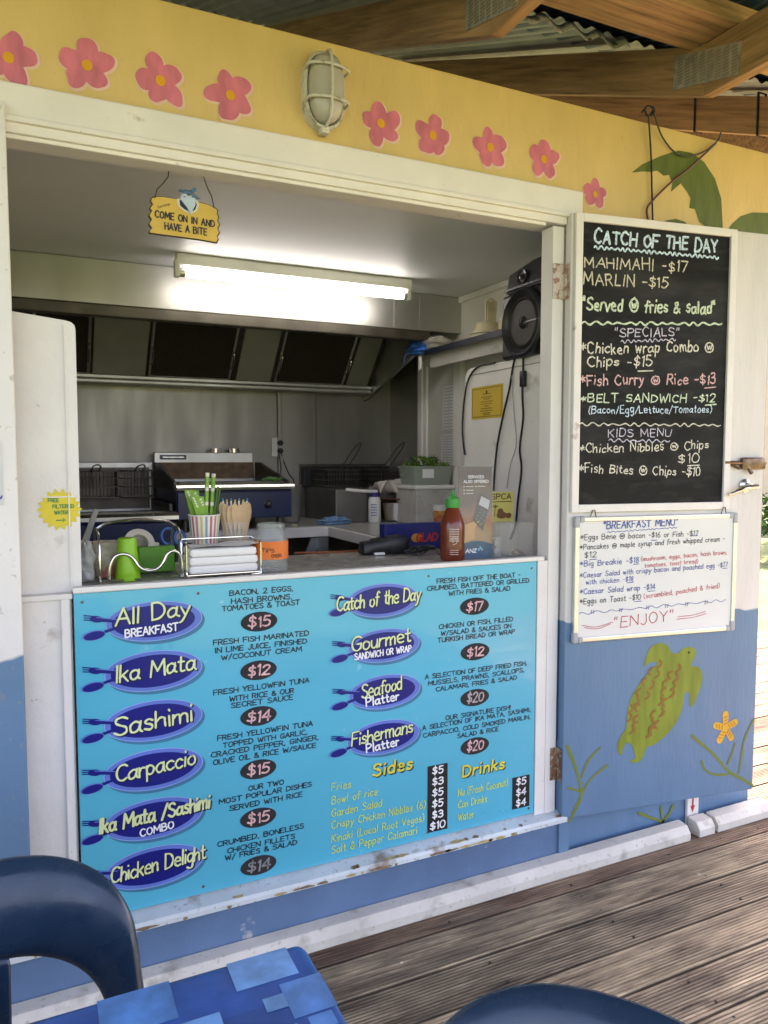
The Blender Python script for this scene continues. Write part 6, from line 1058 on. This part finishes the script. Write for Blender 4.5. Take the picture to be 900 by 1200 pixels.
mb = MB(); ellipse(mb, CD_, (cx0 + cw * .5, yy(.24)), .022, .012, .001, 0); ellipse(mb, CD_, (cx0 + cw * .44, yy(.34)), .013, .014, .0015, 0); ellipse(mb, CD_, (cx0 + cw * .78, yy(.22)), .012, .010, .0018, 0); ellipse(mb, CD_, (cx0 + cw * .83, yy(.26)), .003, .003, .0024, 1, 8); ribbon(mb, CD_, [(cx0 + cw * .2, yy(.2)), (cx0 + cw * .22, yy(.5))], .0022, .001, 1)
for k in range(5): ribbon(mb, CD_, [(cx0 + cw * .22, yy(.5)), (cx0 + cw * .22 + .014 * math.cos(R(20 + 35 * k)), yy(.5) + .010 * math.sin(R(20 + 35 * k)))], .0022, .0012 + k * .0001, 1)
mb.build('printed_dog', [mat('print_brown', (.20, .09, .035), .5), mat('print_dark_brown', (.05, .03, .015), .5)], cdm)
d0, d1 = U(580, 652, 'y', .075).x, U(625, 651, 'y', .075).x; dz_ = U(602, 614, 'y', .075).z; t = thing('coin_box', 'clear acrylic donation box with coins at the end of the counter', 'donation box', ((d0 + d1) / 2, .12, KZ)); mb = MB(); w_ = .003; y0, y1 = .075, .165
acr = mat('scratched_acrylic', (.62, .60, .56), .10, alpha=.10, var=.1)
for a, b in (((d0, y0, KZ), (d1, y0 + w_, dz_)), ((d0, y1 - w_, KZ), (d1, y1, dz_)), ((d0, y0 + w_, KZ), (d0 + w_, y1 - w_, dz_)), ((d1 - w_, y0 + w_, KZ), (d1, y1 - w_, dz_)), ((d0 + w_, y0 + w_, KZ), (d1 - w_, y1 - w_, KZ + w_)), ((d0 + .0, y0, dz_), (d1, y1, dz_ + w_))): mb.box(a, b)
mb.build('box', acr, t); mb = MB(); zc = (KZ + dz_) / 2
mb.box((d0 + (d1 - d0) * .38, y0 + w_ + .0005, KZ + w_), (d0 + (d1 - d0) * .38 + .003, y1 - w_ - .0005, dz_ - .001)); mb.build('divider', acr, t)
rb = random.Random(3); coin = None
for k in range(16):
    cxx = d0 + (d1 - d0) * rb.uniform(.5, .93); cyy = rb.uniform(y0 + .018, y1 - .02); czz = KZ + w_ + .002 + .0028 * (k // 3)
    if coin is None:
        mb = MB(); mb.lathe([(0, 0), (.0105, 0), (.0105, .002), (0, .002)], (0, 0, 0), 16); coin = solo(mb, 'coin', mat('coin_metal', (.40, .34, .26), .35, .9), (0, 0, 0), 'small coin in the loose heap inside the donation box', 'coin', 'coins in the donation box'); o = coin
    else: o = coin.copy(); COL.objects.link(o)
    o.location = (cxx, cyy, czz); o.rotation_euler = (rb.uniform(-.35, .35), rb.uniform(-.35, .35), 0)
mb = MB(); [mb.lathe([(.014, 0), (.014, .004), (.009, .006), (0, .006)], (d0 + .032, y0 + .04, KZ + .02 + .028 * k), 18, 0, T(0, 0, 0, R(90))) for k in (0, 1)]; mb.box((d0 + .012, y0 + .041, KZ + w_), (d0 + .052, y0 + .06, KZ + .07)); mb.build('coin_slide', mat('grey_clear', (.30, .30, .29), .3), t)

# ================================================================== table and chairs in front
tabm = bpy.data.materials.new('patchwork_cloth'); tabm.use_nodes = True
def cloth_nodes():
    nt = tabm.node_tree; N = nt.nodes; L = nt.links; b = N['Principled BSDF']; b.inputs['Roughness'].default_value = .42; b.inputs['Specular IOR Level'].default_value = .35
    tc = N.new('ShaderNodeTexCoord')
    def cell(s, off):
        mp = N.new('ShaderNodeMapping'); mp.inputs['Scale'].default_value = (s, s, s); mp.inputs['Location'].default_value = (off, off * .37, .5); L.new(tc.outputs['Object'], mp.inputs[0])
        sx = N.new('ShaderNodeSeparateXYZ'); L.new(mp.outputs[0], sx.inputs[0]); cb = N.new('ShaderNodeCombineXYZ'); fr_ = []
        for i in (0, 1): f = N.new('ShaderNodeMath'); f.operation = 'FLOOR'; L.new(sx.outputs[i], f.inputs[0]); L.new(f.outputs[0], cb.inputs[i])
        w2 = N.new('ShaderNodeTexWhiteNoise'); w2.noise_dimensions = '2D'; L.new(cb.outputs[0], w2.inputs['Vector']); return w2.outputs['Value']
    big, small = cell(11, 3.35), cell(22, 6.7)
    cr = N.new('ShaderNodeValToRGB'); cr.color_ramp.interpolation = 'CONSTANT'; e = cr.color_ramp.elements; e[0].color = (.006, .045, .21, 1); e[1].position = .6; e[1].color = (.010, .085, .33, 1); q_ = e.new(.3); q_.color = (.010, .070, .26, 1); L.new(big, cr.inputs[0])
    c2 = N.new('ShaderNodeValToRGB'); c2.color_ramp.interpolation = 'CONSTANT'; e = c2.color_ramp.elements; e[0].color = (.010, .07, .26, 1); e[1].position = .5; e[1].color = (.12, .34, .60, 1); L.new(small, c2.inputs[0])
    gt = N.new('ShaderNodeMath'); gt.operation = 'GREATER_THAN'; gt.inputs[1].default_value = 2
    b2 = cell(11, 3.35); L.new(b2, gt.inputs[0])
    mx = N.new('ShaderNodeMix'); mx.data_type = 'RGBA'; L.new(gt.outputs[0], mx.inputs[0]); L.new(cr.outputs[0], mx.inputs[6]); L.new(c2.outputs[0], mx.inputs[7])
    nz = N.new('ShaderNodeTexNoise'); nz.inputs['Scale'].default_value = 16; nz.inputs['Detail'].default_value = 6; L.new(tc.outputs['Object'], nz.inputs['Vector']); r = N.new('ShaderNodeMapRange'); r.inputs[1].default_value = .3; r.inputs[2].default_value = .7; r.inputs[3].default_value = .72; r.inputs[4].default_value = 1.25; L.new(nz.outputs['Fac'], r.inputs[0])
    mm = N.new('ShaderNodeMix'); mm.data_type = 'RGBA'; mm.blend_type = 'MULTIPLY'; mm.inputs[0].default_value = 1; L.new(mx.outputs[2], mm.inputs[6]); L.new(r.outputs[0], mm.inputs[7]); L.new(mm.outputs[2], b.inputs['Base Color'])
    bp = N.new('ShaderNodeBump'); bp.inputs['Strength'].default_value = .12; bp.inputs['Distance'].default_value = .01; L.new(nz.outputs['Fac'], bp.inputs['Height']); L.new(bp.outputs[0], b.inputs['Normal'])
cloth_nodes()
tx0, tx1, ty0, ty1, tz = -.80, .318, -1.78, -1.08, .748
tb = thing('table', 'outdoor table on slim legs under the blue tablecloth', 'table', ((tx0 + tx1) / 2, (ty0 + ty1) / 2, 0)); mb = MB(); mb.box((tx0 + .01, ty0 + .01, tz - .03), (tx1 - .01, ty1 - .01, tz - .003), bev=.01); mb.build('tabletop', whiteplastic, tb)
for x in (tx0 + .08, tx1 - .08):
    for y in (ty0 + .08, ty1 - .08): mb = MB(); mb.tube([(x, y, 0), (x, y, tz - .03)], .018, 12); mb.build('leg', alu, tb)
mb = MB(); xm, ym = (tx0 + tx1) / 2, (ty0 + ty1) / 2; hx_, hy_ = (tx1 - tx0) / 2, (ty1 - ty0) / 2; rings = []
for k, (ex_, z) in enumerate([(-.3, 0), (-.05, 0), (-.015, .0), (-.005, -.003), (.0015, -.010), (.004, -.03), (.005, -.10), (.008, -.18), (.012, -.25)]):
    rr = rrect(hx_ + ex_, hy_ + ex_, max(.004, .014 + ex_), 5) if ex_ > -.2 else rrect(hx_ - .3, hy_ - .25, .02, 5); n = len(rr); rg = []
    for i, (a, b) in enumerate(rr):
        wv = (.010 * math.sin(a * 26) + .010 * math.sin(b * 24 + 1)) * max(0, (k - 5)) / 3; m_ = Vector((a, b)).normalized() * wv; rg.append((xm + a + m_.x, ym + b + m_.y, tz + z))
    rings.append(rg)
pts_ = []
# subdivide long straight sides so the hem can ripple
def dens(rg, n=14):
    o = []
    for i in range(len(rg)):
        a, b = Vector(rg[i]), Vector(rg[(i + 1) % len(rg)])
        o += [a.lerp(b, j / n) for j in range(n)] if (b - a).length > .2 or (i % 6 == 5) else [a]
    return o
rings = [dens(r) for r in rings]
for k, rg in enumerate(rings):
    if k > 5:
        for i, v in enumerate(rg): c3 = Vector((v.x - xm, v.y - ym)); d_ = Vector((c3.x if abs(abs(c3.x) - hx_) < .05 else 0, c3.y if abs(abs(c3.y) - hy_) < .05 else 0)); d_ = d_.normalized() if d_.length > 0 else d_; s_ = .007 * math.sin((v.x + v.y) * 38) * (k - 5); v.x += d_.x * s_; v.y += d_.y * s_
loft(mb, rings, 0, False, False); mb.add(rings[0], [list(range(len(rings[0])))], 0, False)
rt = random.Random(17); sq = [(.055, .140, -1.155, -1.086), (.212, .292, -1.142, -1.086), (.262, .316, -1.215, -1.152), (.095, .185, -1.262, -1.166), (.202, .262, -1.315, -1.222), (.236, .262, -1.192, -1.168), (.276, .306, -1.243, -1.219), (-.03, .03, -1.26, -1.20), (.262, .276, -1.268, -1.244), (.29, .316, -1.30, -1.262)]
for i in range(60):
    a = round(rt.uniform(-.78, .2) / .045) * .045; b = round(rt.uniform(-1.74, -1.36) / .045) * .045; d = rt.choice((.045, .09, .09)); sq.append((a, min(a + d, .31), b, min(b + d, -1.34)))
for i in range(14): a = rt.uniform(-.78, -.15); b = rt.uniform(-1.3, -1.18); d = rt.choice((.045, .09)); sq.append((a, a + d, b, b + d))
for i, (a, b, c, d) in enumerate(sq): mb.quad((a, c, tz + .0006 + i * .00002), (b, c, tz + .0006 + i * .00002), (b, d, tz + .0006 + i * .00002), (a, d, tz + .0006 + i * .00002), mi=1 + i % 2)
solo(mb, 'tablecloth', [tabm, mat('cloth_sky_square', (.055, .21, .50), .36, var=.35, scale=22, bump=.1, bscale=40), mat('cloth_pale_square', (.10, .29, .57), .36, var=.35, scale=22, bump=.1, bscale=40)], (xm, ym, tz), 'blue patchwork tablecloth of light and dark squares over the table', 'tablecloth')

def make_chair(label):
    """stacking plastic chair, sitter looks along local +y; the back has an arched opening"""
    t = thing('plastic_chair', label, 'chair', (0, 0, 0), 0, 'blue plastic chairs at the table'); K = 40; RN = 9
    def outer(s):                                     # s 0..1 from the left foot of the back over the top to the right foot
        if s < .3: k = s / .3; return Vector((-.232 + .012 * k, .40 + .225 * k))
        if s > .7: k = (1 - s) / .3; return Vector((.232 - .012 * k, .40 + .225 * k))
        k = (s - .3) / .4; a = math.pi * (1 - k); c = math.cos(a); sn = math.sin(a); return Vector((.220 * math.copysign(abs(c) ** .72, c), .625 + .180 * abs(sn) ** .72))
    def inner(s):
        if s < .3: k = s / .3; return Vector((-.176 + .002 * k, .40 + .12 * k))
        if s > .7: k = (1 - s) / .3; return Vector((.176 - .002 * k, .40 + .12 * k))
        k = (s - .3) / .4; a = math.pi * (1 - k); c = math.cos(a); sn = math.sin(a); return Vector((.174 * math.copysign(abs(c) ** .8, c), .52 + .135 * abs(sn) ** .8))
    def f(u, v):
        p = inner(u).lerp(outer(u), v); x, h = p; lean = -.20 - (h - .42) * .24; wrap = 1.35 * x * x
        lip = -.012 * max(0, (v - .86) / .14) ** 2 - .010 * max(0, (.12 - v) / .12) ** 2
        return Vector((x, lean + wrap + lip + .012 * math.sin(math.pi * v), h))
    mb = MB(); mb.grid(f, 72, RN); mb.build('backrest', chairblue, t, True, solid=.009, subsurf=1)
    mb = MB(); mb.grid(lambda u, v: Vector(((u - .5) * (.062 + .02 * v), -.20 - (.40 + .27 * v - .42) * .24 + .010 - .006 * math.cos(2 * math.pi * (u - .5)), .40 + .27 * v)), 8, 10); mb.build('splat', chairblue, t, True, solid=.008, subsurf=1)
    def st(u, v):
        x = (u - .5) * .45; y = -.215 + .44 * v; e = max(abs(u - .5) * 2, abs(v - .5) * 2); z = .435 - .018 * math.cos(math.pi * (u - .5)) * math.sin(math.pi * min(1, v + .1)) - .03 * max(0, v - .88) / .12 + .010 * (1 - v)
        return Vector((x * (1 - .10 * max(0, v - .8) * 2), y, z))
    mb = MB(); mb.grid(st, 20, 20); mb.build('seat', chairblue, t, True, solid=.010, subsurf=1)
    for sx in (-1, 1):
        mb = MB(); mb.tube(smooth([(sx * .17, .17, .425), (sx * .20, .20, .38), (sx * .225, .235, 0)]), .0125, 12); mb.build('leg', alu, t, True)
        mb = MB(); mb.tube(smooth([(sx * .17, -.15, .425), (sx * .20, -.19, .38), (sx * .225, -.27, 0)]), .0125, 12); mb.build('leg', alu, t, True)
    return t
ch1 = make_chair('dark blue plastic chair with arched openings in its back, tucked under the blue table')
ch1.location = (-.0556, -1.018, 0); ch1.rotation_euler = (0, 0, R(187.5)); ch1.scale = (1, 1, .957)
ch2 = ch1.copy(); COL.objects.link(ch2); ch2['label'] = 'dark blue plastic chair nearest the open deck, only its rounded top showing'
for c in ch1.children: d = c.copy(); COL.objects.link(d); d.parent = ch2
ch2.scale = (1, 1, 1); ch2.location = (.339, -1.593, 0); ch2.rotation_euler = (0, 0, R(128))

# ================================================================== beyond the deck
rb = random.Random(31)
def tree(name, label, x, y, h, cr, cz, nleaf, m1, m2, cat='tree', lf=.16):
    t = thing(name, label, cat, (x, y, -.35)); mb = MB(); bark = mat('bark', (.11, .085, .06), .9, var=.4, scale=20, bump=.5)
    mb.tube(smooth([(0, 0, 0), (.06, .03, h * .25), (-.05, .05, h * .5), (.05, 0, h * .75)]), [.16 - .12 * i / 15 for i in range(16)], 10)
    cl = [(Vector((rb.gauss(0, cr * .42), rb.gauss(0, cr * .42), cz + rb.gauss(0, cr * .3))), rb.uniform(.35, .6) * cr) for _ in range(14)]
    for c, r in cl[:8]: mb.tube(smooth([(0, 0, h * .35), c * .5 + Vector((0, 0, h * .2)), c]), [.06, .05, .045, .04, .035, .03, .025, .02, .016, .012, .01][:11], 6)
    mb.build('trunk', bark, t, True); mb = MB()
    for i in range(nleaf):
        c, r = rb.choice(cl); d = Vector((rb.gauss(0, 1), rb.gauss(0, 1), rb.gauss(0, .8))).normalized() * r * rb.uniform(.45, 1.05); M = Matrix.Translation(c + d) @ Euler((rb.uniform(-1, 1), rb.uniform(-1, 1), rb.uniform(0, 6.3))).to_matrix().to_4x4(); s = lf * rb.uniform(.6, 1.3)
        mb.add([M @ Vector(v) for v in ((-s, 0, 0), (-.2 * s, s * .45, .1 * s), (s, 0, 0), (-.2 * s, -s * .45, .1 * s))], [(0, 1, 2, 3)], rb.choice((0, 0, 1)))
    mb.build('crown', [m1, m2], t, True)
l1_, l2_ = mat('leaf_green', (.06, .13, .02), .6, var=.3), mat('leaf_dark', (.03, .075, .014), .6, var=.3)
tree('garden_tree', 'leafy garden tree standing on the lawn beside the pale house', 15.5, 8.2, 4.6, 1.9, 4.3, 2600, l1_, l2_)
sx_, sy_ = U(897, 592, 'y', 6.5)[0] + .3, 6.5
tree('shrub', 'low bushy green shrub on the lawn past the end of the deck', sx_ + .25, sy_, .9, .55, .75, 1400, l1_, l2_, 'shrub', .08)
hs_ = thing('garden_house', 'pale house with brown roof standing beyond the lawn', 'house', (22.5, 12.2, -.35)); mb = MB(); mb.box((19.5, 10.5, -.35), (27, 15, 6.2)); mb.build('wall', mat('peach_render', (.62, .47, .33), .8, var=.06), hs_)
mb = MB(); mb.prism([(19.1, 10.1, 6.2), (19.1, 15.4, 6.2), (19.1, 12.75, 8.3)], (8.3, 0, 0)); mb.build('roof', mat('brown_roof', (.16, .09, .06), .8), hs_)
for y in (11.3, 13.4):
    mb = MB(); mb.box((19.44, y, 1.2), (19.51, y + 1.0, 2.5)); wf_ = mb.build('window', whiteplastic, hs_); mb = MB(); mb.box((19.42, y + .08, 1.28), (19.438, y + .92, 2.42)); mb.build('pane', mat('dark_pane', (.05, .06, .07), .1), wf_)
